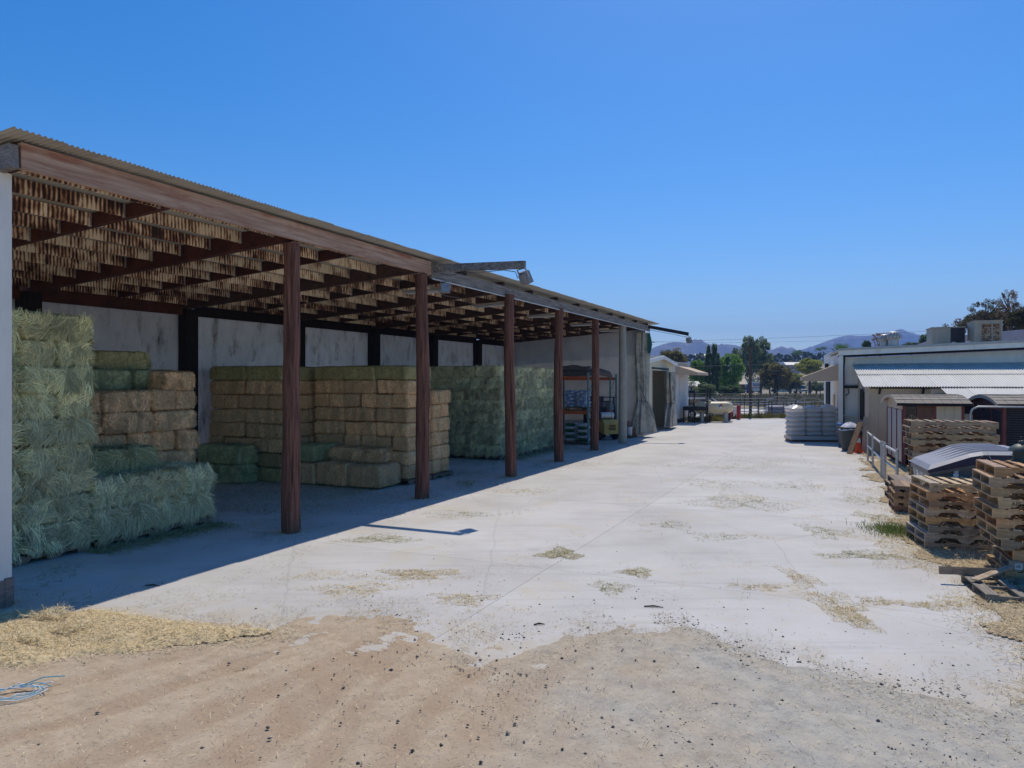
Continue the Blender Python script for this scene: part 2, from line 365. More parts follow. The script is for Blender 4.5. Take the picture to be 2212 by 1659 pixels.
# ------------------------------------------------------------------ ground and setting
def struct(o): o['kind'] = 'structure'; return o
g = MB(); g.add([(-6000,-3000,-.035),(6000,-3000,-.035),(6000,6000,-.035),(-6000,6000,-.035)], [(0,1,2,3)])
struct(g.build('ground', M['field']))
# dirt apron round the yard, one sheet
dv = MB(); dv.add([(-40,-20,-.031),(40,-20,-.031),(40,53,-.031),(-40,53,-.031)], [(0,1,2,3)])
struct(dv.build('yard_dirt', M['dirt']))
pale = MB(); pale.add([(8,53.2,-.029),(60,52,-.029),(70,74,-.029),(4,76,-.029)], [(0,1,2,3)]); struct(pale.build('gravel_yard', M['gravelroad']))
rd = MB(); rd.add([(-60,127,-.027),(140,122,-.027),(140,132,-.027),(-60,139,-.027)], [(0,1,2,3)]); struct(rd.build('country_road', M['gravelroad']))

drive = struct(put('concrete_drive', None, None, W(0,0), TH))
A_S = [-5.3, -.4, 5.2, 11., 16.8, 22.6, 28.4, 34.2, 40.2, 46.5]; B_S = [-11.3, -5., -.62, 3.6, 7.7]
for i in range(len(A_S)-1):
    for j in range(len(B_S)-1):
        if j >= 2 and A_S[i] > 24: continue
        s = MB(); e = .002; z = R.uniform(-.001, .001)
        s.box(A_S[i]+e, B_S[j]+e, -.028, A_S[i+1]-e, B_S[j+1]-e, z); s.build('slab', M['concrete'], drive)
for j, (b0, b1) in enumerate(((-.62, 3.6), (3.6, 7.7))):
    for i in range(5, len(A_S)-1):
        s = MB(); s.box(A_S[i]+.006, b0+.006, -.028, A_S[i+1]-.006, b1-.006, 0); s.build('slab', M['concrete'], drive)

# near dirt drifting over the slab edge
bpx = [(-900,1345),(-200,1335),(0,1345),(300,1350),(540,1364),(640,1338),(800,1332),(900,1350),(950,1398),(1150,1392),(1290,1358),(1400,1345),(1500,1352),(1560,1390),(1640,1420),(1720,1450),(1830,1468),(1900,1490),(2000,1510),(2212,1532),(2900,1600)]
bx = np.array([gnd(*p)[0] for p in bpx]); by = np.array([gnd(*p)[1] for p in bpx])
def y_edge(x): return np.interp(x, bx, by)
def near_dirt():
    nx, ny = 640, 240
    xs = np.linspace(-12, 10.5, nx); ys = np.concatenate([np.linspace(1.2, 4.3, 40), np.linspace(4.33, 9.3, ny-40)])
    X, Y = np.meshgrid(xs, ys, indexing='ij')
    d = y_edge(X) - Y
    n = fbm(X*1.3, Y*1.3, 5, 3) - .48
    n2 = fbm(X*7, Y*7, 3, 9) - .45
    # shallow wheel ruts
    TR = [[(-250,1690),(0,1610),(250,1530),(480,1450),(640,1390),(760,1340)],[(-60,1760),(250,1640),(500,1530),(680,1450),(800,1390),(880,1345)],[(380,1760),(520,1640),(640,1540),(740,1470),(850,1400),(960,1350)],[(640,1760),(700,1650),(750,1560),(830,1470),(920,1400)],[(800,1760),(840,1650),(900,1560),(1000,1470),(1110,1400)],[(940,1760),(990,1650),(1060,1560),(1150,1470),(1250,1405)],[(1120,1700),(1200,1600),(1300,1500),(1400,1420)],[(-400,1560),(-100,1530),(200,1470),(420,1410)]]
    trk = np.zeros_like(X)
    for ti, t_ in enumerate(TR):
        g_ = np.array([gnd(*q_)[:2] for q_ in t_]); dm = np.full_like(X, 9.)
        for (ax, ay), (bx_, by_) in zip(g_[:-1], g_[1:]):
            ll = (bx_-ax)**2+(by_-ay)**2; tt = np.clip(((X-ax)*(bx_-ax)+(Y-ay)*(by_-ay))/ll, 0, 1); dm = np.minimum(dm, np.hypot(X-ax-tt*(bx_-ax), Y-ay-tt*(by_-ay)))
        dm = dm + (fbm(X*2.,Y*2.,3,40+ti)-.45)*.3; wdt = .12+.07*(ti % 3)
        trk = np.maximum(trk, np.exp(-(dm/wdt)**4)*(1,.8,.9,.7,.8,.6,.4,.7)[ti])
    trk = trk*np.clip(d*1.4-.1, 0, 1)
    rut = -.014*trk + .006*trk*np.sin((X*.6+Y)*60)*.3
    Z = np.where(d > 0, .05*(1-np.exp(-np.maximum(d,0)*.5)), d*.05) + n*.035*np.exp(-np.abs(d)*1.2) + n*.02 + n2*(.01+.025*np.exp(-np.abs(d)*3)) + np.where(d > .3, rut, 0)
    Z = np.maximum(Z, -.02)
    V = np.stack([X, Y, Z], -1).reshape(-1, 3); idx = np.arange(nx*ny).reshape(nx, ny)
    Q = np.stack([idx[:-1,:-1], idx[1:,:-1], idx[1:,1:], idx[:-1,1:]], -1).reshape(-1, 4)
    keep = (Z.reshape(-1)[Q] > -.0195).any(1)
    me = fastmesh('dirt_drift', V, Q[keep], M['dirt']); at_ = me.attributes.new('track', 'FLOAT', 'POINT'); at_.data.foreach_set('value', trk.ravel().astype(np.float32)); me.polygons.foreach_set('use_smooth', [True]*len(me.polygons))
    struct(put('dirt_drift', me))
near_dirt()

# mountains and hills (polar height field)
def hills(name, prof, r0, r1, material, rough_amp, seed):
    us = np.array([p[0] for p in prof], float); vs = np.array([p[1] for p in prof], float)
    U = np.linspace(us[0], us[-1], 220); Vv = np.interp(U, us, vs); t = np.linspace(0, 1, 30)
    T = (U-1106)/1534
    Vs = []
    rc = .5*(r0+r1)
    for k in t:
        rr = r0 + (r1-r0)*k
        hh = (829.5-Vv)/1534*rc
        prf = np.sin(math.pi*min(k*1.0,1))**1.3 if k < .5 else np.cos(math.pi*(k-.5))**.6 if k < .999 else 0
        z = 2.6 + hh*prf
        z = z + (fbm(U*.035+3, np.full_like(U, k*5), 5, seed)-.5)*rough_amp*hh.max()*(.02 if .38 < k < .62 else 1)*math.sin(math.pi*k)
        z = np.where(k in (0,1), -5, z)
        Vs.append(np.stack([T*rr, np.full_like(T, rr), z], -1))
    V = np.stack(Vs, 1).reshape(-1, 3); n, m_ = len(U), len(t); idx = np.arange(n*m_).reshape(n, m_)
    Q = np.stack([idx[:-1,:-1], idx[1:,:-1], idx[1:,1:], idx[:-1,1:]], -1).reshape(-1, 4)
    me = fastmesh(name, V, Q, material); me.polygons.foreach_set('use_smooth', [True]*len(me.polygons))
    return struct(put(name, me))
def c6(x, y): return ((1900+x*.2941)/1.3888, (900+y*.2941)/1.3888)
def c7(x, y): return ((2422+x*.2941)/1.3888, (800+y*.2941)/1.3888)
hills('mountain', [(1250,828)]+[c6(*p) for p in [(140,535),(190,492),(300,452),(400,430),(470,430),(545,441),(585,420),(620,403),(650,406),(690,415),(760,448),(800,456),(860,458),(960,453),(1060,466),(1100,478),(1250,500),(1400,507),(1500,500),(1560,494),(1650,510),(1760,545),(1900,590)]], 2300, 3100, M['mount'], 0.32, 3)
hills('mountain', [c6(1500,590)]+[c6(1600,535)]+[c7(*p) for p in [(0,832),(90,800),(180,765),(260,738),(330,715),(430,700),(500,704),(600,705),(680,698),(760,680),(830,668),(890,655),(930,641),(960,638),(1000,655),(1060,680),(1160,700),(1280,752),(1400,800)]]+[(2300,815),(2600,829)], 2900, 3700, M['mount'], .32, 8)
hills('hill', [(1200,826),(1420,806),(1560,800),(1650,798),(1720,790),(1800,782),(1900,786),(2000,795),(2200,800),(2500,826)], 330, 560, M['field'], .1, 4)

# ------------------------------------------------------------------ open hay shed
shed = thing('open_shed', 'long open-fronted hay shed with red log posts and corrugated metal roof', 'shed', W(0,0), TH)
def zr(a): return .0065*a
def zs(b): return 5.47 - .07*(b+.45)       # sheet height across the shed
POST = [0., 4.1, 8.42, 12.62, 16.95]
def log_post(h, r, seed):
    b = MB(); rg = random.Random(seed); cr = [(rg.uniform(0,6.28), rg.uniform(.25,.8), rg.uniform(.5,1.)) for _ in range(5)]
    def fn(u, v):
        a = 2*math.pi*u; z = h*v; q = r*(1.12-.2*v)
        q *= 1 + .1*noise.noise((math.cos(a)*1.3+seed*5, math.sin(a)*1.3, z*.8)) + .05*noise.noise((math.cos(a)*5, math.sin(a)*5+seed, z*1.5)) + .035*noise.noise((math.cos(a)*11, math.sin(a)*11+seed, z*6))
        for ca, c0, ln in cr:
            d = (a - ca - .18*math.sin(z*.9+ca)+math.pi) % (2*math.pi) - math.pi
            if abs(v-c0) < ln*.5: q -= .03*math.exp(-(d/.09)**2)*(1-(abs(v-c0)/(ln*.5))**2)
        return (q*math.cos(a)+.025*math.sin(z*.7+seed), q*math.sin(a)+.02*math.sin(z*.9+seed*2), z)
    b.grid(fn, 44, 60); b.grid(lambda u, v: (r*.9*v*math.cos(6.2832*u)+.025*math.sin(h*.7+seed), r*.9*v*math.sin(6.2832*u)+.02*math.sin(h*.9+seed*2), h-.001), 16, 1)
    return b
for i, a in enumerate(POST):
    log_post(5.06+zr(a), .145, i).build('post', M['post'], shed, True, (a, [0,-.12,-.3,-.15,0][i], 0))
mb = MB(); mb.lathe([(.19,0),(.185,1),(.17,3),(.155,5.16)], 20); cp = mb.build('post', M['cyltan'], shed, True, (20.75,-.02,0)); cp['label'] = 'pale round concrete-coated post'
mb = MB(); mb.box(-.14,-.14,.3,.14,.14,5.06); wp = mb.build('post', M['postwhite'], shed, False, (-4.73,.2,0)); wp['label'] = 'white painted square corner post'
for k in range(3):
    mb = MB(); mb.box(-.15+.102*k,-.165,0,-.15+.102*k+.098,-.142,.3+.02*k); mb.build('post_board', M['wood'], wp, color=(.32,.25,.22))
mb = MB(); mb.box(-.138,-.138,0,.138,.138,.298); mb.build('post_foot', M['wood'], wp, color=(.3,.24,.21))
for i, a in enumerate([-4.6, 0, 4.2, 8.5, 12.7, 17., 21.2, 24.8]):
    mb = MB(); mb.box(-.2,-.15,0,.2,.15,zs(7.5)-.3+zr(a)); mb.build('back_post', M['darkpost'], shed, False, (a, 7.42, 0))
# rafters on the posts and between them
RAF = [(-4.62,.3,.1)] + [(a,.3,.13) for a in POST] + [(20.75,.28,.12),(24.9,.26,.1)]
MID = [(-2.32,.2,.09),(2.05,.2,.09),(6.2,.2,.09),(10.5,.2,.09),(14.8,.2,.09),(18.9,.2,.09),(22.8,.2,.09)]
for n, (a, d, wd) in enumerate(RAF+MID):
    mb = MB(); z0 = zs(-.1)-.024-d/2+zr(a); z1 = zs(7.7)-.024-d/2+zr(a)
    mb.beam((a,-.11,z0), (a,7.7,z1), wd, d)
    mb.build('rafter', M['redwood'] if a < 3 else M['wood_y'], shed, color=(.11,.065,.05) if a >= 3 else None)
allr = sorted([(a, wd) for a, d, wd in RAF+MID])
hang = MB().box(0,-.022,-.15,.03,-.018,.0).box(0,.018,-.15,.03,.022,.0).box(0,-.022,-.154,.03,.022,-.15).mesh('joist_hanger', M['galv'])
pcache = {}
for k in range(len(allr)-1):
    a0 = allr[k][0]+allr[k][1]/2+.004; a1 = allr[k+1][0]-allr[k+1][1]/2-.004; L = round(a1-a0, 3)
    for j in range(10):
        b = .34+.77*j; ht = .19+R.uniform(-.006,.008)
        if L not in pcache: pcache[L] = MB().box(0,-.02,-.145,L,.02,0).mesh('purlin', M['purlin'])
        p = put('purlin', pcache[L], shed, (a0, b, zs(b)-.018+zr(a0)))
        p.rotation_euler = (rad(R.uniform(-3,3)), -math.atan(.0065)+R.uniform(-.004,.004), 0); p.scale = (1,1,ht/.145)
        if k < 6:
            put('joist_hanger', hang, p, (L-.034,0,0)); put('joist_hanger', hang, p, (.002,0,0))
# fascia boards, corner beam end, back beam
def board(p, q, wd, h, m, name, color=None, par=shed): return MB().beam(p, q, wd, h).build(name, m, par, color=color)
board((-4.64,-.17,5.23), (4.36,-.17,5.23+zr(4.36)), .07, .3, M['fascia_red'], 'fascia_board')
board((4.375,-.17,5.15+zr(4.4)), (14.6,-.17,5.15+zr(14.6)), .07, .27, M['fascia_grey'], 'fascia_board')
board((14.615,-.17,5.15+zr(14.6)), (24.95,-.17,5.15+zr(25)), .07, .27, M['fascia_grey'], 'fascia_board')
board((-4.72,-.206,5.2), (-4.72,1.2,5.1), .1, .27, M['wood_y'], 'end_beam', (.3,.28,.27))
board((-4.72,1.205,5.1), (-4.72,7.6,4.66), .1, .27, M['wood_y'], 'end_beam', (.2,.1,.07))
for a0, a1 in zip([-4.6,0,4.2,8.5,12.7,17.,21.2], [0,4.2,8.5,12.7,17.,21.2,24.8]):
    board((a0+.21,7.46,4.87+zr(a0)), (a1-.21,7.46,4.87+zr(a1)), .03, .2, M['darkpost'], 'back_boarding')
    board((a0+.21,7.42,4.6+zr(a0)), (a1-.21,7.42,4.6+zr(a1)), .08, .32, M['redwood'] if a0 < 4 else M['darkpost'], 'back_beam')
MB().tube([(4.4,-.21,5.0+zr(4)), (14.6,-.21,5.005+zr(14.6)), (24.9,-.21,5.01+zr(25))], .016, 6).build('conduit', M['whitegas'], shed)
# corrugated sheets, one by one
SH = MB(); P_ = .0676; nw = 9
SH.grid(lambda u, v: (u*nw*P_, -.45+v*8.25, .011*math.sin(2*math.pi*u*nw) + zs(-.45+v*8.25)), nw*8, 3)
she = SH.mesh('roof_sheet', M['roof'], True); na = int((25.45+4.85)/(P_*8))+1
for i in range(na):
    a = -4.86 + i*P_*8
    o = put('roof_sheet', she, shed, (a, R.uniform(-.02,.02), zr(a)+(.0025 if i % 2 else -.001))); o.rotation_euler = (0, -.0065+.0022, 0)
# back wall tarps and end wall
tints = [(.72,.72,.7),(.72,.7,.7),(.95,.95,.98),(1.,1.,1.05),(.95,.95,1.),(.95,.95,1.),(.95,.95,1.)]
for k, (a0, a1) in enumerate(zip([-4.6,0,4.2,8.5,12.7,17.,21.2], [0,4.2,8.5,12.7,17.,21.2,24.8])):
    s0 = k*7.3
    b = MB(); zt = 4.52+zr(a0)
    def fn(u, v, a0=a0, a1=a1, s0=s0, zt=zt):
        n = noise.noise((u*5+s0, v*9, 1)); n2 = noise.noise((u*14+s0+v*4, v*3, 5))
        return (a0+.12+(a1-a0-.24)*u, 7.6+.05*n+.07*n2, .05+(zt-.05-.03*math.sin(u*9))*v)
    b.grid(fn, 26, 30); b.build('wall_tarp', M['tarp'], shed, True, color=tints[k])
b = MB()
b.grid(lambda u, v: (25.02+.05*noise.noise((u*6, v*8, 3))+.03*noise.noise((u*20+v*6, v*4, 7)), .05+7.4*u, .03+v*(zs(.05+7.4*u)-.2+.16)), 44, 34)
b.build('end_tarp', M['tarp_clean'], shed, True)
# lamp arms
board((4.5,-.21,5.28), (4.5,-2.5,5.2), .09, .17, M['fascia_grey'], 'lamp_arm')
board((24.6,-.21,5.4), (24.6,-2.15,4.98), .1, .16, M['dark'], 'lamp_arm')
MB().tube([(4.44,-.2,5.2),(4.44,-.6,5.08),(4.44,-1.1,5.12),(4.44,-1.5,5.1),(4.44,-2.,5.11),(4.44,-2.3,5.05),(4.44,-2.35,4.9)], .009, 5).build('arm_cable', M['cable'], shed)
MB().tube([(24.55,-.3,5.24),(24.55,-.9,5.1),(24.55,-1.6,4.95),(24.55,-2.,4.85)], .009, 5).build('arm_cable', M['cable'], shed)
MB().tube([(4.5,-.05,4.93),(5.5,.1,4.78),(6.5,.2,4.82),(7.6,.3,4.7),(8.3,.2,4.85)], .01, 5).build('light_cable', M['cable'], shed)

def floodlight(label, p, rz, tilt, glass=True):
    t = thing('floodlight', label, 'floodlight', p, rz, 'floodlights on the hay shed'); t.rotation_euler = (tilt, 0, rz)
    b = MB(); b.prism([(-.14,-.34),(.14,-.34),(.11,-.06),(-.11,-.06)], -.1, .02); b.prism([(-.1,-.3),(.1,-.3),(.08,-.1),(-.08,-.1)], .021, .08)
    b.build('housing', M['lamp'], t)
    MB().box(-.12,-.115,-.325,.12,-.1015,-.08).build('lens', M['lampglass'], t)
    b = MB(); b.box(-.16,-.03,-.2,-.145,.0,.0).box(.145,-.03,-.2,.16,.0,.0).box(-.16,-.03,0,.16,0,.015); b.build('bracket', M['galv'], t)
    return t
floodlight('large boxy floodlight hanging from the tip of the grey timber arm', W(4.5,-2.4,5.1), TH+rad(60), rad(-28))
floodlight('small floodlight with glass lens under the fascia where red and grey boards meet', W(4.85,-.3,5.0), TH+rad(-62), rad(-12)).scale = (.8,.8,.8)
floodlight('dark floodlight at the tip of the far sloping arm against the sky', W(24.6,-2.08,4.87), TH+rad(40), rad(-20))
# fluorescent fittings
for i, (a, b, lb) in enumerate([(6.1,1.0,'white tube light fitting under the roof beside the third log post'),(9.9,1.0,'white tube light fitting behind the fourth log post'),(14.1,1.0,'white tube light fitting hanging between the fourth and fifth log posts'),(18.6,1.0,'white tube light fitting just past the fifth log post'),(22.6,1.0,'white tube light fitting nearest the pale end wall')]):
    t = thing('tube_light', lb, 'light fitting', W(a, b, zs(b)-.42+zr(a)), TH, 'tube lights under the shed roof')
    MB().prism([(-.14,.0),(.14,.0),(.09,.07),(-.09,.07)], -.62, .62, 'y').build('reflector', M['whitegas'], t)
    for dx in (-.05,.05): MB().tube([(dx,-.58,-.018),(dx,.58,-.018)], .014, 8).build('tube', M['bagwhite'], t)
    b_ = MB(); [b_.tube([(0,q,.07),(0,q,.24)], .006, 4) for q in (-.5,.5)]; b_.build('hanger', M['cable'], t)

# ------------------------------------------------------------------ hay
def bale_mesh(seed, n, l0, l1, lift, mode, wd):
    L, Wd, H = 1.1, .55, .385
    bm = bmesh.new(); bmesh.ops.create_cube(bm, size=1); bmesh.ops.subdivide_edges(bm, edges=bm.edges, cuts=13, use_grid_fill=True)
    d = Vector((L/2, Wd/2, H/2)); r = .085; inn = d - Vector((r,r,r))
    for v in bm.verts:
        p = Vector((v.co.x*L, v.co.y*Wd, v.co.z*H)); q = Vector([max(-inn[i], min(inn[i], p[i])) for i in range(3)]); e = p-q
        if e.length > 1e-6: p = q + e.normalized()*r
        p += p.normalized()*(.04 if mode != 'tight' else .026)*noise.noise(p*6+Vector((seed*3.1,0,0)))
        fl = Vector((0, noise.noise((p.x*9+seed*7, .5, seed)), noise.noise((p.x*9+seed*3, 3.5, seed))))   # flakes pushed in and out along the bale
        p.y += math.copysign(.022, p.y)*fl.y*(abs(p.y) > .1); p.z += .02*fl.z*(p.z > 0)
        p.z -= .018*math.cos(p.x*2.8)*(p.z > 0)*0 + .012*noise.noise((p.x*2+seed, p.y*3, 2))
        if mode == 'tight':      # twine squeezes the bale
            for sx in (-.3, 0, .3):
                k = math.exp(-((p.x-sx)/.03)**2); p.z *= 1-.05*k; p.y *= 1-.035*k
        v.co = p + Vector((0,0,H/2))
    me = bpy.data.meshes.new('hay_bale'); bm.to_mesh(me); bm.free()
    V0 = np.array([v.co[:] for v in me.vertices]); F0 = np.array([list(p.vertices) for p in me.polygons])
    area = {'x': Wd*H, 'y': L*H, 'z': L*Wd}
    pts = []; nor = []
    for ax, wgt in (('y', 2*L*H), ('x', 2*Wd*H), ('z', L*Wd)):
        k = int(n*wgt/(2*L*H+2*Wd*H+L*Wd)); u = RN.uniform(-.5,.5,(k,2)); s = RN.choice([-1.,1.], k)
        if ax == 'y': p = np.stack([u[:,0]*L, s*Wd/2, u[:,1]*H], 1); m_ = np.stack([0*s, s, 0*s], 1)
        elif ax == 'x': p = np.stack([s*L/2, u[:,0]*Wd, u[:,1]*H], 1); m_ = np.stack([s, 0*s, 0*s], 1)
        else: p = np.stack([u[:,0]*L, u[:,1]*Wd, np.full(k, H/2)], 1); m_ = np.stack([0*s, 0*s, 1+0*s], 1)
        pts.append(p); nor.append(m_)
    p = np.concatenate(pts); m_ = np.concatenate(nor); n = len(p)
    # tuck points in toward rounded body
    q = np.clip(p, -np.array(inn), np.array(inn)); e = p-q; ln = np.linalg.norm(e, axis=1, keepdims=True); p = np.where(ln > r, q+e/np.maximum(ln,1e-6)*r, p)
    t = rnd_unit(n)
    if mode == 'tight':      # cut stubble, leaning flake by flake
        fk = np.floor((p[:,0]+.6)/.085+.3*np.sin(p[:,2]*9)).astype(int) % 32; fd = RN.normal(size=(32,3))*np.array([.5,.5,.25]); tn = RN.uniform(.72,1.2,32)[fk]
        t = t*np.array([.35,.35,.5]) + fd[fk] + np.array([0,0,1.])*RN.choice([-1,1],(n,1))
    else:                    # loose swirls of stem that lie the same way
        nt_ = 70; cs = p[RN.integers(0,n,nt_)]; td = rnd_unit(nt_)*np.array([1,1,1.2]) + np.array([0,0,-.25]); kk = ((p[:,None,:]-cs[None])**2).sum(2).argmin(1)
        t = t*.5 + td[kk]*1.1; tn = (RN.uniform(.62,1.25,nt_)[kk])
    tn = tn*RN.uniform(.85,1.15,n)
    t = t - m_*(t*m_).sum(1, keepdims=True); t = unit(t); t = unit(t + m_*RN.uniform(-.1, lift, (n,1)))
    ed = np.where(np.abs(p[:,2:3]) > H/2-.055, .45, 1.); D = t*RN.uniform(l0, l1, (n,1))*ed; wv = unit(np.cross(t, m_+rnd_unit(n)*.3))*wd*RN.uniform(.5,1.2,(n,1))
    base = p + m_*RN.uniform(-.012,.012,(n,1)) - D*.4 + np.array([0,0,H/2])
    # two-segment bent blades
    mid = base + D*.5 + m_*RN.uniform(0,.25,(n,1))*np.linalg.norm(D,axis=1,keepdims=True)*lift; tip = base + D + np.array([0,0,-.1])*np.linalg.norm(D,axis=1,keepdims=True)
    SV = np.stack([base-wv, base+wv, mid+wv, mid-wv, tip+wv*.4, tip-wv*.4], 1).reshape(-1,3); k = np.arange(n)*6+len(V0)
    SQ = np.concatenate([np.stack([k,k+1,k+2,k+3],1), np.stack([k+3,k+2,k+4,k+5],1)])
    bpy.data.meshes.remove(me)
    out = fastmesh('hay_bale', np.concatenate([V0, SV]), np.concatenate([F0, SQ]), [M['haybody'], M['hay']])
    out.polygons.foreach_set('material_index', np.concatenate([np.zeros(len(F0),int), np.ones(len(SQ),int)]).astype(np.int32))
    ta = out.attributes.new('tone', 'FLOAT', 'FACE'); ta.data.foreach_set('value', np.concatenate([np.ones(len(F0)), tn, tn]).astype(np.float32)); out.update(); return out
FLUFF = [bale_mesh(i, 6000, .08, .3, .75, 'fluff', .0042) for i in range(4)]
MIDF = [bale_mesh(i+9, 5200, .06, .19, .6, 'fluff', .004) for i in range(3)]
TIGHT = [bale_mesh(i+20, 6000, .035, .1, .5, 'tight', .0034) for i in range(4)]
seen_lab = {}
def bale(a, b, z, along_b, h, lens, meshes, color, label, group):
    me = R.choice(meshes); o = put('hay_bale', me); x, y, _ = W(a, b)
    o.location = (x, y, z); o.rotation_euler = (rad(R.uniform(-1.6,1.6)), rad(R.uniform(-1.3,1.3)), TH + (math.pi/2 if along_b else 0) + rad(R.uniform(-2.5,2.5)) + R.choice((0, math.pi)))
    o.scale = (lens[0]/1.1*R.uniform(.945,.99), lens[1]/.55*R.uniform(.94,1.0), h/.385*R.uniform(.97,1.02))
    k = R.uniform(.84,1.1); j = R.uniform(-.03,.03); o.color = (color[0]*k*(1+j), color[1]*k, color[2]*k*(1-j), 1)
    if label in seen_lab: print('dup label', label)
    if len(label.replace(',',' ').split()) > 16: print('LONG', label)
    seen_lab[label] = 1
    tag(o, label, 'hay bale', group)
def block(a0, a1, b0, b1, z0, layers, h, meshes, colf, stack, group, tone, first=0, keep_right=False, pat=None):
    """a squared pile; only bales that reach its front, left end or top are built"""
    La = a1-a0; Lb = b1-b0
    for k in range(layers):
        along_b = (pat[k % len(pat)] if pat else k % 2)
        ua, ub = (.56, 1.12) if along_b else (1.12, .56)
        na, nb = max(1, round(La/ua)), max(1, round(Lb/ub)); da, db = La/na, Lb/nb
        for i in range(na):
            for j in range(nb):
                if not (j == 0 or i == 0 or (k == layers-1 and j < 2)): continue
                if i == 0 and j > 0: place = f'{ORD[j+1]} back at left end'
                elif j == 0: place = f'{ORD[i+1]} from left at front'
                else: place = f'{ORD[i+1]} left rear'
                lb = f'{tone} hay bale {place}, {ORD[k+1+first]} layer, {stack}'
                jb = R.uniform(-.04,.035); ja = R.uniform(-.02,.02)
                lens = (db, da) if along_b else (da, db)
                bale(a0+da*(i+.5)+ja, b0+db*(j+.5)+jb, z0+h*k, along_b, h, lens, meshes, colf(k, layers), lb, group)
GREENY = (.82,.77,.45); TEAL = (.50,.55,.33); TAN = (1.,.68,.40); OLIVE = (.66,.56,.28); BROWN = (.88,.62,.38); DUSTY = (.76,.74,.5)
# tall loose stack by the corner post
block(-4.5,-2.38,1.85,3.0,.135,9,.39,FLUFF,lambda k,n: tuple(np.array(DUSTY)*(1-k/n)+np.array(GREENY)*k/n),'tallest stack','hay bales in the tall loose stack','fluffy')
block(-2.37,.02,1.88,3.0,.135,2,.475,FLUFF,lambda k,n: DUSTY,'low shelf by tallest stack','hay bales in the low front shelf','shaggy',pat=[0,1])
block(-2.36,-.8,2.35,2.95,1.09,1,.42,FLUFF,lambda k,n: TEAL,'on the low shelf','hay bales in the low front shelf','bluish-green',first=2)
block(-2.37,.72,3.08,4.2,.135,6,.39,MIDF,lambda k,n: [TEAL,DUSTY,BROWN,TAN,BROWN,BROWN][k],'stepped stack behind the shelf','hay bales in the stepped stack','brownish',pat=[0,1])
block(-2.37,.66,3.55,4.6,2.48,1,.39,MIDF,lambda k,n: TEAL,'stepped stack behind the shelf','hay bales in the stepped stack','green',first=6,pat=[0])
block(-2.0,.3,3.95,5.0,2.87,1,.36,MIDF,lambda k,n: OLIVE,'topping the stepped stack','hay bales in the stepped stack','dark',first=7,pat=[0])
block(-.05,.7,3.1,3.6,2.477,1,.37,MIDF,lambda k,n: TAN,'stepped stack corner','hay bales in the stepped stack','tan',first=6,pat=[0])
# middle stacks
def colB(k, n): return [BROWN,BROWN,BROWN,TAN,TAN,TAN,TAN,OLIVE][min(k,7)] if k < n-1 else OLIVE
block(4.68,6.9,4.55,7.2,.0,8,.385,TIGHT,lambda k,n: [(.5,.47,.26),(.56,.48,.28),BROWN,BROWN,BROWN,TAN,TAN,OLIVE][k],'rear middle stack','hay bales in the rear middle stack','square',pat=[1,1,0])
block(5.72,6.9,1.32,4.4,.135,8,.368,TIGHT,colB,'centre stack by third post','hay bales in the centre stack','straw-coloured',pat=[1,1,0])
block(6.92,7.85,1.3,3.6,.135,6,.385,TIGHT,lambda k,n: TAN,'lower right of centre stack','hay bales in the lower part of the centre stack','pale tan',pat=[1,0])
block(4.66,5.7,1.5,4.45,.03,1,.56,TIGHT,lambda k,n: BROWN,'low ledge before centre stack','hay bales on the low ledge','trodden',pat=[1])
block(4.7,5.68,3.5,4.48,.59,1,.42,TIGHT,lambda k,n: TEAL,'on the ledge corner','hay bales on the low ledge','green',first=1,pat=[0])
block(5.12,5.7,1.75,3.4,.59,1,.36,MIDF,lambda k,n: BROWN,'on the ledge against centre stack','hay bales on the low ledge','mossy',first=1,pat=[1])
block(3.95,4.6,5.3,6.9,0,2,.5,MIDF,lambda k,n: TEAL,'low green pair','hay bales in the low green pair','dark green',pat=[1])
# right green stack
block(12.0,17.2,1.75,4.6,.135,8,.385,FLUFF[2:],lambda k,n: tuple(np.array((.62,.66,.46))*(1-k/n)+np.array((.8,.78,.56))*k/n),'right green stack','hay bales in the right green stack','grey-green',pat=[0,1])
block(10.9,11.95,4.7,7.0,0,7,.39,MIDF,lambda k,n: TEAL,'behind right green stack','hay bales behind the green stack','shadowed green',pat=[1])

# ------------------------------------------------------------------ pallets
def pallet_meshes(L, D, h):
    t = .017; sh = h-2*t; nt_ = .05
    poly = [(0,t),(L*.16,t),(L*.18,t+nt_*.7),(L*.2,t+nt_),(L*.38,t+nt_),(L*.4,t+nt_*.7),(L*.42,t),(L*.58,t),(L*.6,t+nt_*.7),(L*.62,t+nt_),(L*.8,t+nt_),(L*.82,t+nt_*.7),(L*.84,t),(L,t),(L,t+sh),(0,t+sh)]
    st = MB().prism(poly, -.019, .019).mesh('stringer', M['wood'])
    bd = MB().box(-.046,0,0,.046,D,t).mesh('deck_board', M['wood_y'])
    wb = MB().box(-.068,0,0,.068,D,t).mesh('deck_board', M['wood_y'])
    return st, bd, wb, L, D, h, t
PM = {}
WOODS = [(.62,.36,.18),(.58,.34,.18),(.68,.44,.24),(.5,.36,.24),(.42,.36,.29),(.6,.4,.22),(.7,.49,.28)]
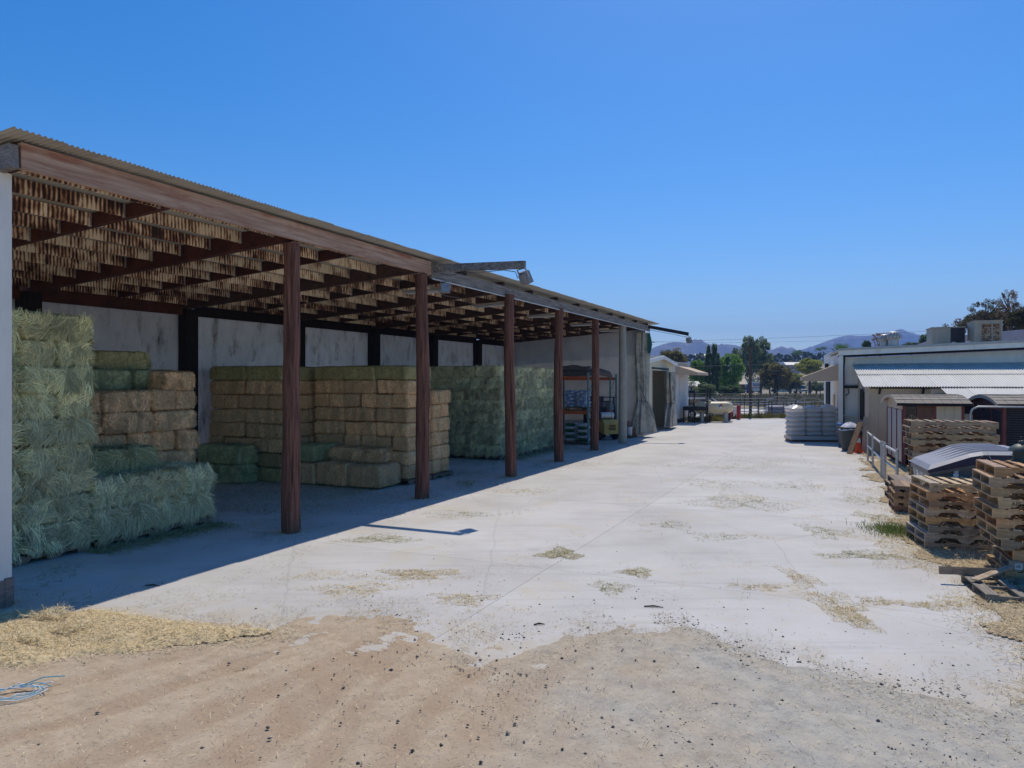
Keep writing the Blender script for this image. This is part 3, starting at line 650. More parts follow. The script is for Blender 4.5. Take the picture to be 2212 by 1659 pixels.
def pallet(p, rz, label, group, L=1.2, D=1., h=.13, tilt=(0,0), miss=0, col=None):
    key = (L, D, h)
    if key not in PM: PM[key] = pallet_meshes(L, D, h)
    st, bd, wb, L, D, h, t = PM[key]
    o = thing('pallet', label, 'pallet', p, rz, group); o.rotation_euler = (tilt[0], tilt[1], rz)
    c = col or R.choice(WOODS)
    def cc():
        k = R.uniform(.78,1.2); g_ = R.choice((0,0,0,0,.4)); m_ = sum(c)/3*.85; return tuple((q*(1-g_)+m_*g_)*k for q in c)
    for y in (.02, D/2, D-.02): put('stringer', st, o, (0,y,0), 0, cc())
    n = 7 if L < 1.4 else 9
    for i in range(n):
        if miss and i in (1,3,4)[:miss]: continue
        m_ = wb if i in (0, n-1) else bd; hw = .068 if i in (0, n-1) else .046
        put('deck_board', m_, o, (hw+(L-2*hw)*i/(n-1), R.uniform(-.008,.004), h-t), 0, cc())
    for i in range(3):
        put('deck_board', wb, o, (.068+(L-.136)*i/2, 0, 0), 0, cc())
    return o
RP = rad(-21)
def pstack(p, n, stack, group, h=.13, L=1.2, D=1., jit=.04, rz=RP, shift=None, cols=None):
    for k in range(n):
        dx, dy = R.uniform(-jit,jit), R.uniform(-jit,jit)
        if shift: dx += shift(k)[0]; dy += shift(k)[1]
        pallet((p[0]+dx, p[1]+dy, p[2]+k*h+.001*k), rz+rad(R.uniform(-2,2)), f'wooden pallet, {ORD[k+1]} from the ground in {stack}', group, L, D, h, miss=R.choice((0,0,0,1)), col=cols[k] if cols else None)
NEARC = [(.55,.4,.28),(.55,.47,.39),(.5,.43,.35),(.66,.42,.2),(.58,.46,.34),(.66,.39,.19),(.68,.4,.21),(.8,.6,.36)]
pstack((6.5,11.1,0), 8, 'the notched stack by the grass tuft', 'pallets in the notched stack', .131, 1.15, 1., .035, RP+rad(6), None, NEARC)
pstack((6.5,9.4,0), 11, 'the leaning stack behind the broken pallet', 'pallets in the leaning stack', .136, 1.2, 1., .05, RP, lambda k: (-.016*k+(.12 if k in (1,2) else 0), 0))
pallet((5.62,8.42,-.01), RP+rad(4), 'broken pallet lying on the straw with loose boards across it', 'pallets on the straw verge', 1.15, .95, .12, (0,0), 3, (.33,.29,.24))
for i, (dx, dy, rz_, L_, dz, c) in enumerate([(.1,.5,70,.85,.135,(.5,.38,.27)),(-.1,.92,20,.7,.16,(.46,.3,.2))]):
    mb = MB(); mb.box(0,-.05,0,L_,.05,.02); o = mb.build('loose_board', M['wood'], None, loc=(5.7+dx, 8.4+dy, dz), rotz=rad(rz_-40), color=c); o.rotation_euler[1] = rad(-4 if i == 0 else 0)
    if i == 1: o.rotation_euler = (rad(80), 0, rad(-10))
    tag(o, ['loose board lying diagonally across the broken pallet', 'short reddish board standing on edge behind the broken pallet'][i], 'board', 'loose boards')
pstack((9.5,16.7,0), 12, 'the tall rear stack behind the skip', 'pallets in the tall rear stack', .143, 1.75, 1.05, .03, RP, lambda k: (-.012*k, 0))
pstack((8.3,15.45,0), 4, 'the low dark pile at the railing end', 'pallets in the low dark pile', .125, .62, 1.15, .04, RP, None, [(.3,.2,.15),(.33,.22,.17),(.36,.26,.2),(.42,.33,.27)])
pstack((7.72,14.35,0), 4, 'the short pile beside the skip', 'pallets in the short pile', .135, .45, .95, .02, RP, None, [(.42,.2,.13),(.5,.32,.17),(.45,.28,.15),(.4,.27,.17)])
# pallets under hay
for i, (a, b) in enumerate([(-3.5,1.88),(-2.25,1.88),(-1.1,1.9)]):
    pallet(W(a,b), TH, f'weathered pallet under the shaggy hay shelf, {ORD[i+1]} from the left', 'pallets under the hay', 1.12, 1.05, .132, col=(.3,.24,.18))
for i, (a, b) in enumerate([(5.75,1.3),(6.9,1.28)]):
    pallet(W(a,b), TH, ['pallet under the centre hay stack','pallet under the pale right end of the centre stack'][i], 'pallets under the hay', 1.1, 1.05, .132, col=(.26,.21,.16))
for i in range(4):
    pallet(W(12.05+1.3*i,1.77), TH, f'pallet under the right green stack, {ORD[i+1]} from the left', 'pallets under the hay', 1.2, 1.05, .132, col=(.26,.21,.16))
# stamps on pallets
def text(body, size, p, rz, m, parent, name='stamp', rx=90):
    cu = bpy.data.curves.new(name, 'FONT'); cu.body = body; cu.size = size; cu.extrude = .0006; cu.materials.append(m)
    o = bpy.data.objects.new(name, cu); COL.objects.link(o); me = bpy.data.meshes.new_from_object(o.evaluated_get(bpy.context.evaluated_depsgraph_get())); bpy.data.objects.remove(o); o = put(name, me, parent); o.location = p; o.rotation_euler = (rad(rx), 0, rz); return o
near = {o['label']: o for o in bpy.data.objects if o.name.startswith('pallet')}
pl = near['wooden pallet, eighth from the ground in the leaning stack behind the broken pallet']; text('API', .075, (.14,-.0005,.04), 0, M['ink'], pl)
pl = near['wooden pallet, eighth from the ground in the notched stack by the grass tuft']; text('IPPC HT', .04, (.05,-.0005,.06), 0, M['ink'], pl)
pl = near['wooden pallet, second from the ground in the leaning stack behind the broken pallet']
MB().box(.06,-.004,.03,.14,-.0005,.105).build('label', M['paper'], pl)
b = MB(); [b.box(.068+.009*i,-.005,.045,.068+.009*i+R.choice((.003,.005)),-.0042,.095) for i in range(7)]; b.build('barcode', M['ink'], pl)

# ------------------------------------------------------------------ end of the shed: tied curtain, racks, stored goods, forklift
def curtain(label, p, rz, top, w_top, z_tie, w_tie, w_bot, z_bot, seed):
    t = thing('tied_tarp_curtain', label, 'curtain', p, rz, 'tied tarp curtains')
    rg = random.Random(seed); ph = rg.uniform(0, 6); b = MB(); n = 72; k = 34
    def fn(u, v):
        z = z_bot + (top-z_bot)*v
        if z > z_tie: q = (z-z_tie)/(top-z_tie); wd = w_tie + (w_top-w_tie)*min(1, q*1.6)**.7
        else: q = (z_tie-z)/(z_tie-z_bot); wd = w_tie + (w_bot-w_tie)*q**.75
        a = 2*math.pi*u; fold = 1 + .2*math.sin(7*a+ph+.5*math.sin(z*2)) + .12*math.sin(13*a+z) + .05*math.sin(23*a+ph)
        zz = z + (0.03*math.sin(7*a+ph) if v == 0 else 0)
        return (wd/2*math.cos(a)*fold, min(wd/2*.55,.22)*math.sin(a)*fold, zz)
    b.grid(fn, n, k); b.build('curtain_cloth', M['canvas'], t, True)
    r = MB()
    r.tube([((w_tie*.56)*math.cos(a), min(w_tie*.56*.55,.24)*math.sin(a), z_tie+.03*math.sin(a*2)) for a in [i*math.pi/8 for i in range(17)]], .018, 6)
    r.build('tie_rope', M['cable'], t)
    r = MB(); r.tube([(w_tie*.2,-.2,z_tie),(-w_tie*.2,-.3,z_tie+.5),(-w_tie*.55,-.22,z_tie+1.)], .016, 5); r.tube([(w_tie*.3,-.22,z_tie),(w_tie*.9,-.42,z_tie-.9)], .012, 5); r.build('hanging_rope', M['cable'], t)
    return t
curtain('grey tarp curtain tied at the waist hanging at the open end of the shed', W(24.7,.1), TH+rad(-60), 5.12, .62, 1.75, .52, 1.12, .2, 1)
curtain('khaki tarp curtain tied back in the cream gable shed doorway', W(31.9,.3), TH, 3.3, 1.5, 1.45, .9, 2.5, .15, 2)
t = thing('green_cloth', 'green cloth scrap tied at the top of the grey curtain', 'cloth', W(24.6,-.24,4.1), TH+rad(-60))
M['tint'] = mat('green_cloth', (.04,.16,.11), (.03,.11,.08), 5., rough=.8)
MB().grid(lambda u, v: (.1*math.sin(3*u)*(.3+math.sin(math.pi*v)) + .12*(u-.5), .04*math.sin(6*u+3*v), .95*v), 6, 8).build('cloth', M['tint'], t, True)

def rack(label, a0, a1, b0, b1, levels, along):
    t = thing('pallet_rack', label, 'rack', W(0,0), TH, 'storage racks in the shed')
    for a in (a0, a1):
        for b in (b0, b1):
            mb = MB(); mb.box(a-.04,b-.035,0,a+.04,b+.035,3.1); mb.box(a-.07,b-.07,0,a+.07,b+.07,.012); mb.build('upright', M['teal'], t)
    ends = [((a0,b0),(a1,b0)), ((a0,b1),(a1,b1))] if along == 'b' else [((a0,b0),(a0,b1)), ((a1,b0),(a1,b1))]
    for (p, q) in ends:
        mb = MB(); P0, Q0 = Vector((*p,0)), Vector((*q,0))
        for z0, z1 in ((.3,.3),(.3,1.2),(1.2,1.2),(1.2,2.2),(2.2,2.2),(2.2,3.)): mb.tube([P0+Vector((0,0,z0)), Q0+Vector((0,0,z1))], .018, 5)
        mb.build('brace', M['teal'], t)
    for z in levels:
        rr = [((a0,b0+.04),(a0,b1-.04)), ((a1,b0+.04),(a1,b1-.04))] if along == 'b' else [((a0+.04,b0),(a1-.04,b0)), ((a0+.04,b1),(a1-.04,b1))]
        for p, q in rr: mb = MB(); mb.beam((*p,z), (*q,z), .05, .13); mb.build('cross_beam', M['orange'], t)
    return t
rack('orange and teal pallet rack holding the blue sacks', 19., 20.05, .98, 3.7, (1.38, 2.86), 'b')
rack('orange and teal pallet rack against the pale end wall', 23.6, 24.6, 1.42, 4.2, (1.25, 2.86), 'b')
def sack_mesh(L, Wd, H, seed, band):
    b = MB(); n = 14
    def fn(u, v):
        x = u-.5; y = v-.5; e = max(0, 1-(2*abs(x))**6)*max(0, 1-(2*abs(y))**4)
        return (x*L*(1-.04*abs(2*y)**3), y*Wd*(1-.03*abs(2*x)**3), H/2 + H/2*e**.45*(1+.12*noise.noise((x*4+seed, y*4, 1))))
    def fd(u, v):
        p = fn(u, v); return (p[0], p[1], H-p[2])
    b.grid(fn, n, 8); b.grid(fd, n, 8)
    for i, f in enumerate(b.f):
        cx = sum(b.v[k][0] for k in f)/len(f)/L; cy = sum(b.v[k][1] for k in f)/len(f)/Wd
        if band(cx, cy): b.m[i] = 1
    return b
sgreen = [sack_mesh(.75,.45,.135,i,lambda x,y: (x < -.18 or abs(y) < .0) ).mesh('feed_sack', [M['bagwhite'], M['baggreen']], True) for i in range(2)]
sblue = [sack_mesh(.75,.45,.15,i+5,lambda x,y: math.sin(x*17+y*9+i) > -.1).mesh('feed_sack', [M['bagwhite'], M['bagblue']], True) for i in range(2)]
def sacks(p, rz, rows, cols, layers, h, meshes, desc, group, L=.75, Wd=.45):
    for k in range(layers):
        for i in range(rows):
            for j in range(cols):
                if not (j == 0 or i == 0 or k == layers-1): continue
                x = (j+.5)*L; y = (i+.5)*Wd; c, s = math.cos(rz), math.sin(rz)
                o = put('feed_sack', R.choice(meshes), None, (p[0]+c*x-s*y+R.uniform(-.02,.02), p[1]+s*x+c*y+R.uniform(-.02,.02), p[2]+k*h), rz+rad(R.uniform(-3,3))+ (math.pi if (k+i) % 2 else 0))
                tag(o, f'{desc}, {ORD[k+1]} layer up, {ORD[i+1]} along, {["outer","inner"][min(j,1)]} row', 'sack', group)
pallet(W(19.08,1.02), TH, 'pallet on the floor under the white and green sacks', 'pallets in the racks', .95, 1.2, .13, col=(.3,.22,.14))
sacks(W(19.1,1.04,.13), TH, 2, 1, 6, .128, sgreen, 'white and green sack low in the rack', 'white and green sacks', .85, .58)
pallet(W(19.08,1.02,1.45), TH, 'pallet on the rack shelf under the blue sacks', 'pallets in the racks', .95, 1.2, .13, col=(.4,.3,.17))
sacks(W(19.1,1.04,1.58), TH, 2, 1, 5, .15, sblue, 'blue and white sack on the middle shelf', 'blue and white sacks', .85, .58)
for i, (b0, z, r, l, lb) in enumerate([(1.6,2.93,.14,1.7,'dark rolled rug lying on top of the orange rack'),(2.0,2.93,.15,1.9,'second dark rug roll behind on the rack top'),(1.8,3.15,.13,1.6,'floppy grey rug roll heaped on the other rolls')]):
    pts = [(-l/2+l*k/8, .04*math.sin(k*1.1+i), .03*math.sin(k*.9+i*2)) for k in range(9)]
    mb = MB(); mb.tube(pts, [r*(.9+.12*math.sin(k*1.7+i)) for k in range(9)], 12)
    o = mb.build('rolled_rug', M['rug'], None, True, W(19.35+.3*(i%2),b0,z+r*.95), TH+rad(90)); tag(o, lb, 'rug', 'rolled rugs on the rack')
o = MB().tube([(0,0,0),(.5,.1,.12),(1.,0,.02),(1.35,.1,-.1)], [.1,.16,.13,.05], 10).build('rolled_rug', M['rug'], None, True, W(19.9,1.0,3.02), TH+rad(-20)); tag(o, 'sagging dark rug end drooping off the rack top', 'rug', 'rolled rugs on the rack')
# goods on the second rack and floor
for lb, m_, bx_ in [('dark crate on the end rack shelf','navy',(23.7,2.0,1.32,24.4,2.9,1.95)),('stack of dark boxes at the foot of the end rack','fins',(23.7,1.9,.0,24.4,2.8,.85)),('pale carton on the end rack shelf','lavender',(23.7,1.5,1.32,24.3,1.95,1.72))]:
    t = thing('carton', lb, 'box', W(0,0), TH, 'boxes by the end rack'); mb = MB(); mb.box(*bx_); mb.build('box_body', M[m_], t)
    mb = MB(); mb.box(bx_[0]-.01,bx_[1]-.01,bx_[5],bx_[3]+.01,bx_[4]+.01,bx_[5]+.05); mb.build('box_lid', M['plastic'], t)
pallet(W(23.7,.35), TH, 'small pallet on the floor under the buckets by the pale post', 'pallets in the racks', .9, .75, .13, col=(.3,.19,.12))
for i, (a, b, r, h, m_, lb) in enumerate([(23.9,.55,.15,.36,'whitegas','white bucket on the small pallet behind the pale post'),(24.3,.5,.17,.3,'plaque','brown bucket right of the white bucket'),(24.2,.85,.2,.62,'louver','tall brown drum behind the white bucket')]):
    t = thing('bucket', lb, 'bucket', W(a,b,.13), TH, 'buckets by the pale post'); MB().lathe([(r*.85,0),(r,h)], 14).build('bucket_body', M[m_], t, True); MB().lathe([(r*1.05,h),(r*1.05,h+.03)], 14).build('bucket_lid', M[m_], t)

f = thing('forklift', 'small yellow forklift parked between the racks with white gas cylinder', 'forklift', W(22.7,1.75), rad(118)); f.scale = (.95,.95,.95)
mb = MB(); mb.prism([(-.9,.28),(.45,.28),(.45,.62),(.1,.62),(0,.95),(-.45,1.05),(-.88,.98),(-.95,.6)], -.5, .5); mb.build('body', M['yellow'], f)
mb = MB(); mb.prism([(-1.2,.3),(-.955,.3),(-.955,1.0),(-1.1,1.0),(-1.22,.8)], -.48, .48); mb.build('counterweight', M['yellow'], f)
mb = MB(); [mb.box(-1.235,-.2,.5+.07*i,-1.2,.2,.54+.07*i) for i in range(4)]; mb.build('grille', M['black'], f)
for x, r in ((.35,.27),(-.75,.22)):
    for s in (-1,1):
        wv = MB(); wv.tube([(x,s*.42,r),(x,s*.58,r)], r, 18); wh = wv.build('wheel', M['black'], f); MB().tube([(x,s*.585,r),(x,s*.6,r)], r*.5, 12).build('rim', M['whitegas'], wh)
MB().box(-.35,-.25,1.051,.05,.25,1.16).box(-.42,-.25,1.051,-.352,.25,1.6).build('seat', M['black'], f)
gc = MB(); gc.tube([(-.72,-.42,1.2),(-.72,-.36,1.2),(-.72,.36,1.2),(-.72,.42,1.2)], [.08,.16,.16,.08], 16); gb = gc.build('gas_cylinder', M['whitegas'], f, True)
for y in (-.2,.2): MB().tube([(-.72,y-.02,1.2),(-.72,y+.02,1.2)], .168, 16).build('strap', M['galv'], gb)
for x, y in ((-.85,-.44),(-.85,.44),(.3,-.44),(.3,.44)):
    mb = MB(); mb.beam((x,y,.9), (x*.85,y,2.05), .06, .06); mb.build('guard_post', M['navy'], f)
mb = MB(); mb.box(-.78,-.48,2.055,.32,-.42,2.1).box(-.78,.42,2.055,.32,.48,2.1); [mb.box(-.75+.2*i,-.418,2.06,-.7+.2*i,.418,2.09) for i in range(6)]; mb.build('overhead_guard', M['navy'], f)
for s in (-1,1): mb = MB(); mb.box(.66,s*.3-.05,.06,.78,s*.3+.05,2.1); mb.build('mast_rail', M['dark'], f); mb = MB(); mb.box(.9,s*.25-.05,.06,1.9,s*.25+.05,.1).box(.85,s*.25-.05,.06,.899,s*.25+.05,.6); mb.build('fork', M['dark'], f)
MB().tube([(.2,0,1.0),(.1,0,1.25)], .02, 6).tube([(.1+.14*math.cos(k)*.4,.16*math.sin(k),1.27+.1*math.cos(k)) for k in [i*math.pi/6 for i in range(13)]], .015, 6).build('steering_wheel', M['black'], f)

# ------------------------------------------------------------------ cream gable shed
gs = thing('gable_shed', 'cream metal gable shed with white roof and open doorway', 'shed', W(0,.7), TH)
A0, A1, AP, DE = 27.2, 34.4, 30.8, 7.
def rz_(a): return 4.15 - .34*abs(a-AP)/3.6
n_ = 60; 
def siding(a0, a1, z0, ztop, name):
    mb = MB(); a = a0; pw = .24
    while a < a1-1e-3:
        e = min(a+pw-.012, a1)
        m2 = MB(); m2.prism([(a,z0),(e,z0),(e,ztop(e)),(a,ztop(a))], -.03, .0); m2.build('siding_panel', M['cream'], gs); a += pw
    mb.prism([(a0,z0+.001),(a1,z0+.001)] + [(a, ztop(a)-.004) for a in ([a1,AP,a0] if a0 < AP < a1 else [a1,a0])], .001, .03); mb.build(name, M['cream'], gs)
siding(A0, 28.95, 0, rz_, 'front_wall'); siding(32.95, A1, 0, rz_, 'front_wall'); siding(28.951, 32.949, 3.36, rz_, 'front_wall')
for a_ in (A0, A1-.06): mb = MB(); mb.box(a_,.031,0,a_+.06,DE,3.78); mb.build('side_wall', M['cream'], gs)
mb = MB(); mb.box(A0+.061,DE-.06,0,A1-.061,DE,3.78); mb.build('back_wall', M['greymetal'], gs)
for s in (-1,1):
    e = AP+s*3.75; ze = rz_(e)+.04
    mb = MB(); mb.add([(AP,-.25,4.19),(e,-.25,ze),(e,DE+.2,ze),(AP,DE+.2,4.19),(AP,-.25,4.23),(e,-.25,ze+.04),(e,DE+.2,ze+.04),(AP,DE+.2,4.23)], [(0,1,2,3),(4,5,6,7),(0,1,5,4),(1,2,6,5),(2,3,7,6),(3,0,4,7)])
    for k in range(12):
        aa = AP+s*(.15+.3*k); zz = rz_(aa)+.08; mb.box(aa-.02,-.25,zz-.005,aa+.02,DE+.2,zz+.025)
    mb.build('roof', M['leanto'], gs)
    mb = MB(); mb.beam((AP,-.27,4.12), (e,-.27,ze-.07), .04, .2); mb.build('barge_board', M['white'], gs)
for a in (28.9, 33.0): mb = MB(); mb.box(a-.05,-.05,0,a+.05,-.031,3.42); mb.build('door_jamb', M['tan'], gs)
MB().box(28.85,-.055,3.43,33.05,-.031,3.53).build('door_head', M['dark'], gs)
MB().beam((29.6,3.2,.8), (32.4,3.4,3.4), .1, .1).build('brace', M['dark'], gs)
MB().box(A1+.005,-.06,0,A1+.07,-.031,3.75).build('corner_trim', M['white'], gs)
for i in range(5): pallet(W(30.0,1.4,.131*i), TH, f'pallet under the sacks inside the gable shed, {ORD[i+1]} from the ground', 'pallets in the gable shed', 1.2, 1.0, .13, col=(.36,.22,.14))
sacks(W(29.95,1.4,.66), TH, 2, 2, 6, .13, sgreen, 'green and white sack in the gable shed', 'sacks in the gable shed', .62, .5)

# ------------------------------------------------------------------ peeling white building with awning
wb_ = thing('white_store', 'peeling white plank building behind the cream shed', 'building', W(0,1.2), TH)
for k in range(22):
    a = 36.0+.26*k
    if 38.5 < a < 40.4: continue
    mb = MB(); mb.box(a,-.03,.28,a+.25,0,3.92+R.uniform(-.02,.02)); mb.build('wall_plank', M['whiteplank'], wb_)
MB().box(36.0,.002,.25,41.7,.06,3.95).build('wall', M['whiteplank'], wb_); [MB().box(a_,.062,.25,a_+.06,6,3.9).build('side_wall', M['whiteplank'], wb_) for a_ in (36.,41.64)]
mb = MB(); mb.box(35.7,-.15,3.96,41.9,6.2,4.06); mb.build('roof', M['roof'], wb_)
mb = MB(); mb.box(36.,.0,0,41.7,.05,.24); mb.build('footing', M['dark'], wb_)
d = thing('plank_door', 'white plank double door under the awning', 'door', W(38.5,1.16,.35), TH)
for k in range(7): mb = MB(); mb.box(.27*k,-.03,0,.27*k+.255,0,2.75); mb.build('door_plank', M['whiteplank'], d)
for z in (.5, 1.6): mb = MB(); mb.box(.0,-.05,z,1.87,-.031,z+.12); mb.build('door_ledge', M['whiteplank'], d)
def awning(label, p, rz, L, D, ztop, zbot, lip):
    t = thing('awning', label, 'awning', p, rz, 'tan canvas awnings')
    mb = MB(); mb.add([(0,0,ztop),(L,0,ztop),(L,-D,zbot+lip),(0,-D,zbot+lip),(0,0,ztop-.03),(L,0,ztop-.03),(L,-D+.02,zbot+lip-.03),(0,-D+.02,zbot+lip-.03)], [(0,1,2,3),(4,5,6,7)]); mb.build('canopy', M['awning'], t)
    for x in (0, L-.02):
        mb = MB(); mb.prism([(0,ztop),(0,zbot),(-D,zbot),(-D,zbot+lip)], x, x+.02, 'x'); mb.build('side_panel', M['awning'], t)
    mb = MB(); mb.box(.021,-D,zbot,L-.021,-D+.015,zbot+lip-.002); mb.build('valance', M['awning'], t)
    mb = MB(); mb.tube([(.05,-.02,zbot+.02),(.05,-D+.04,zbot+.02),(L-.05,-D+.04,zbot+.02),(L-.05,-.02,zbot+.02)], .02, 6); mb.build('awning_frame', M['galv'], t)
awning('tan awning over the white plank door on the far building', W(37.4,1.15), TH, 4.2, 1.4, 3.82, 3.2, .17)
# steel loading platform
pf = thing('loading_platform', 'dark steel loading platform with tall posts before the white building', 'platform', W(0,0), TH)
MB().box(38.7,-.55,1.02,41.3,.95,1.08).build('deck', M['dark'], pf); MB().box(38.7,-.56,.82,41.3,-.5,1.01).box(38.66,-.56,.82,38.7,.95,1.07).build('deck_edge', M['dark'], pf)
for a, b, z in ((38.75,-.58,1.7),(39.35,-.58,2.3),(40.,-.58,2.3),(40.6,-.58,2.2),(38.72,.2,2.25),(38.72,.9,1.0),(41.2,-.58,1.02),(41.2,.9,1.02)):
    mb = MB(); mb.box(a-.035,b-.035,0,a+.035,b+.035,z); mb.build('platform_post', M['dark'], pf)
for a in (38.75,40.): mb = MB(); mb.beam((a,-.62,.55),(a,-.2,1.0),.04,.04); mb.build('knee_brace', M['dark'], pf)
mb = MB(); mb.tube([(38.3,.55,0),(38.72,.5,2.0)], .025, 6); mb.tube([(38.3,.25,0),(38.72,.2,2.0)], .025, 6); [mb.tube([(38.3+.11*k,.55,.25+.3*k),(38.3+.11*k,.25,.25+.3*k)], .015, 5) for k in range(4)]; mb.build('ladder', M['dark'], pf)

# ------------------------------------------------------------------ propane tank, car, electrics, bollards
pt = thing('propane_tank', 'cream horizontal propane tank with domed ends beside the platform', 'tank', (13.75,48.4,0), rad(-6))
prof = [(-1.32,.0),(-1.3,.12),(-1.2,.28),(-1.0,.38),(-.85,.4),(.85,.4),(1.0,.38),(1.2,.28),(1.3,.12),(1.32,.0)]
MB().tube([(x,0,1.0) for x, r in prof], [max(r,.002) for x, r in prof], 24).build('tank_shell', M['tank'], pt, True)
MB().lathe([(.19,1.38),(.19,1.46),(.14,1.52),(.02,1.54)], 14, (-.35,0)).build('valve_dome', M['tank'], pt, True)
for x in (-.8,.8): MB().box(x-.1,-.3,0,x+.1,.3,.64).build('cradle', M['greymetal'], pt)
dia = MB(); dia.add([(.3,-.405,1.08),(.39,-.4,1.17),(.48,-.405,1.08),(.39,-.41,.99)], [(0,1,2,3)]); 
for (ox, oz, m_) in ((0,.09,'red'),(-.09,0,'bluepaint'),(.09,0,'yellow'),(0,-.09,'paper')):
    q = MB(); cx, cz = .42+ox, 1.1+oz; q.prism([(cx-.085,cz),(cx,cz-.085),(cx+.085,cz),(cx,cz+.085)], -.412+abs(oz)*.05+.004, -.38); q.build('hazard_mark', M[m_], pt)
def car(label, p, rz, paint, suv=True):
    t = thing('parked_car', label, 'car', p, rz)
    body = [(-2.1,.35),(-2.15,.75),(-2.0,.98),(-.95,1.02),(1.0,1.02),(1.95,.9),(2.15,.7),(2.15,.35)]
    mb = MB(); mb.prism(body, -.86, .86); mb.build('body', M[paint], t)
    mb = MB(); mb.prism([(-2.0,.985),(-1.75,1.5),(-1.4,1.6),(.15,1.6),(.35,1.55),(1.05,1.023),(-.95,1.023)], -.74, .74); mb.build('cabin', M[paint], t)
    for s in (-1,1):
        for xs in ([(-1.75,1.06),(-1.6,1.46),(-1.2,1.5),(-1.15,1.06)], [(-1.07,1.06),(-1.07,1.5),(-.3,1.5),(-.3,1.06)], [(-.22,1.06),(-.22,1.5),(.2,1.5),(.75,1.06)]):
            mb = MB(); mb.prism(xs, s*.742, s*.752); mb.build('side_window', M['glass'], t)
        for x in (-1.35,1.35):
            wv = MB(); wv.tube([(x,s*.68,.34),(x,s*.88,.34)], .34, 18); wh = wv.build('wheel', M['black'], t); MB().tube([(x,s*.882,.34),(x,s*.895,.34)], .2, 12).build('rim', M['galv'], wh)
        MB().box(1.98,s*.62-.16,.7,2.16,s*.62+.16,.82).build('headlight', M['lampglass'], t)
        MB().tube([(-1.5,s*.6,1.63),(.1,s*.6,1.63)], .02, 6).build('roof_rail', M['dark'], t)
    mb = MB(); mb.add([(.4,-.68,1.545),(.4,.68,1.545),(1.03,.7,1.06),(1.03,-.7,1.06)], [(0,1,2,3)]); ws = mb.build('windscreen', M['glass'], t); ws.location = (.02,0,.012)
    return t
car('silver car parked beyond the propane tank', (14.85,53.9,-.03), rad(-4), 'carpaint')
eb = thing('electrical_cabinet', 'grey electrical cabinet on a post right of the propane tank', 'cabinet', (14.95,49.4,0), rad(-8))
MB().box(-.3,-.2,.9,.3,.2,1.4).build('case', M['greymetal'], eb); MB().box(-.26,-.215,.94,.26,-.201,1.36).build('case_door', M['galv'], eb); MB().box(-.22,-.15,.0,.22,.15,.899).build('pedestal', M['fins'], eb)
MB().box(-.36,-.25,-.02,.36,.25,.06).build('pad', M['greymetal'], eb)
for i, (x, y, r, h, lb) in enumerate([(16.55,51.9,.13,1.05,'thick red bollard at the edge of the concrete'),(16.25,52.6,.07,1.0,'thin red pipe post left of the thick bollard')]):
    t = thing('bollard', lb, 'bollard', (x,y,0), 0, 'red posts'); MB().lathe([(r,0),(r,h-.06),(r*.7,h),(.01,h+.02)], 14).build('bollard_pipe', M['red'], t, True); MB().lathe([(r+.05,-.02),(r+.05,.03)], 14).build('collar', M['greymetal'], t)

# ------------------------------------------------------------------ pipe corral panels and gates
def panel(label, p, q, h, rails, z0=.25, arched=False, mid=2):
    p = Vector((*p,0)); q = Vector((*q,0)); L = (q-p).length
    t = thing('corral_panel', label, 'gate', p, math.atan2(q.y-p.y, q.x-p.x), 'pipe corral panels')
    for i in range(rails):
        z = z0+(h-z0)*i/(rails-1); MB().tube([(.03,0,z),(L-.03,0,z)], .03, 6).build('rail', M['greymetal'], t)
    for i in range(mid+2): x = L*i/(mid+1); MB().tube([(x,-.045 if 0<i<=mid else 0,0),(x,-.045 if 0<i<=mid else 0,h)], (.04 if i in (0,mid+1) else .026), 6).build('stile', M['dark'], t)
    if arched: MB().tube([(L*k/10,0,h+.3*math.sin(math.pi*k/10)) for k in range(11)], .022, 6).build('arch', M['greymetal'], t)
    return t
panel('long grey pipe corral panel behind the cabinet and bollard', (15.6,54.5), (18.9,54.4), 1.5, 6)
panel('pipe corral panel right of the light pole', (18.95,54.6), (20.1,55.6), 1.25, 6, mid=1)
panel('dark pipe gate leaning in the gap beside the folded sacks', (20.2,55.2), (21.9,54.9), 1.2, 5, mid=1)
panel('arched pipe gate behind the folded sacks', (20.8,58.2), (23.2,58.), 1.3, 5, arched=True)
panel('second arched pipe gate near the wrapped sacks', (23.4,58.6), (25.7,58.4), 1.15, 4, arched=True)
panel('low pale pipe rail running behind the corral', (14.,61.5), (22.5,61.), 1.35, 3, .5, mid=5)
panel('open pipe frame standing at the concrete edge', (21.9,55.6), (23.4,55.5), 1.15, 2, .6, mid=0)
t = thing('folded_sack_pile', 'pile of folded pale lavender sacks behind the dark gate', 'sack pile', (21.0,56.4,0), rad(-5))
for k in range(8): mb = MB(); mb.grid(lambda u, v, k=k: (1.6*(u-.5)*(1+.04*math.sin(k*2)), .7*(v-.5), .115*k+.11*(1-abs(2*u-1)**4)*(1-abs(2*v-1)**4)+.012*math.sin(9*u+k)), 12, 6); mb.build('folded_sack', M['lavender'] if k % 2 else M['bagwhite'], t, True)
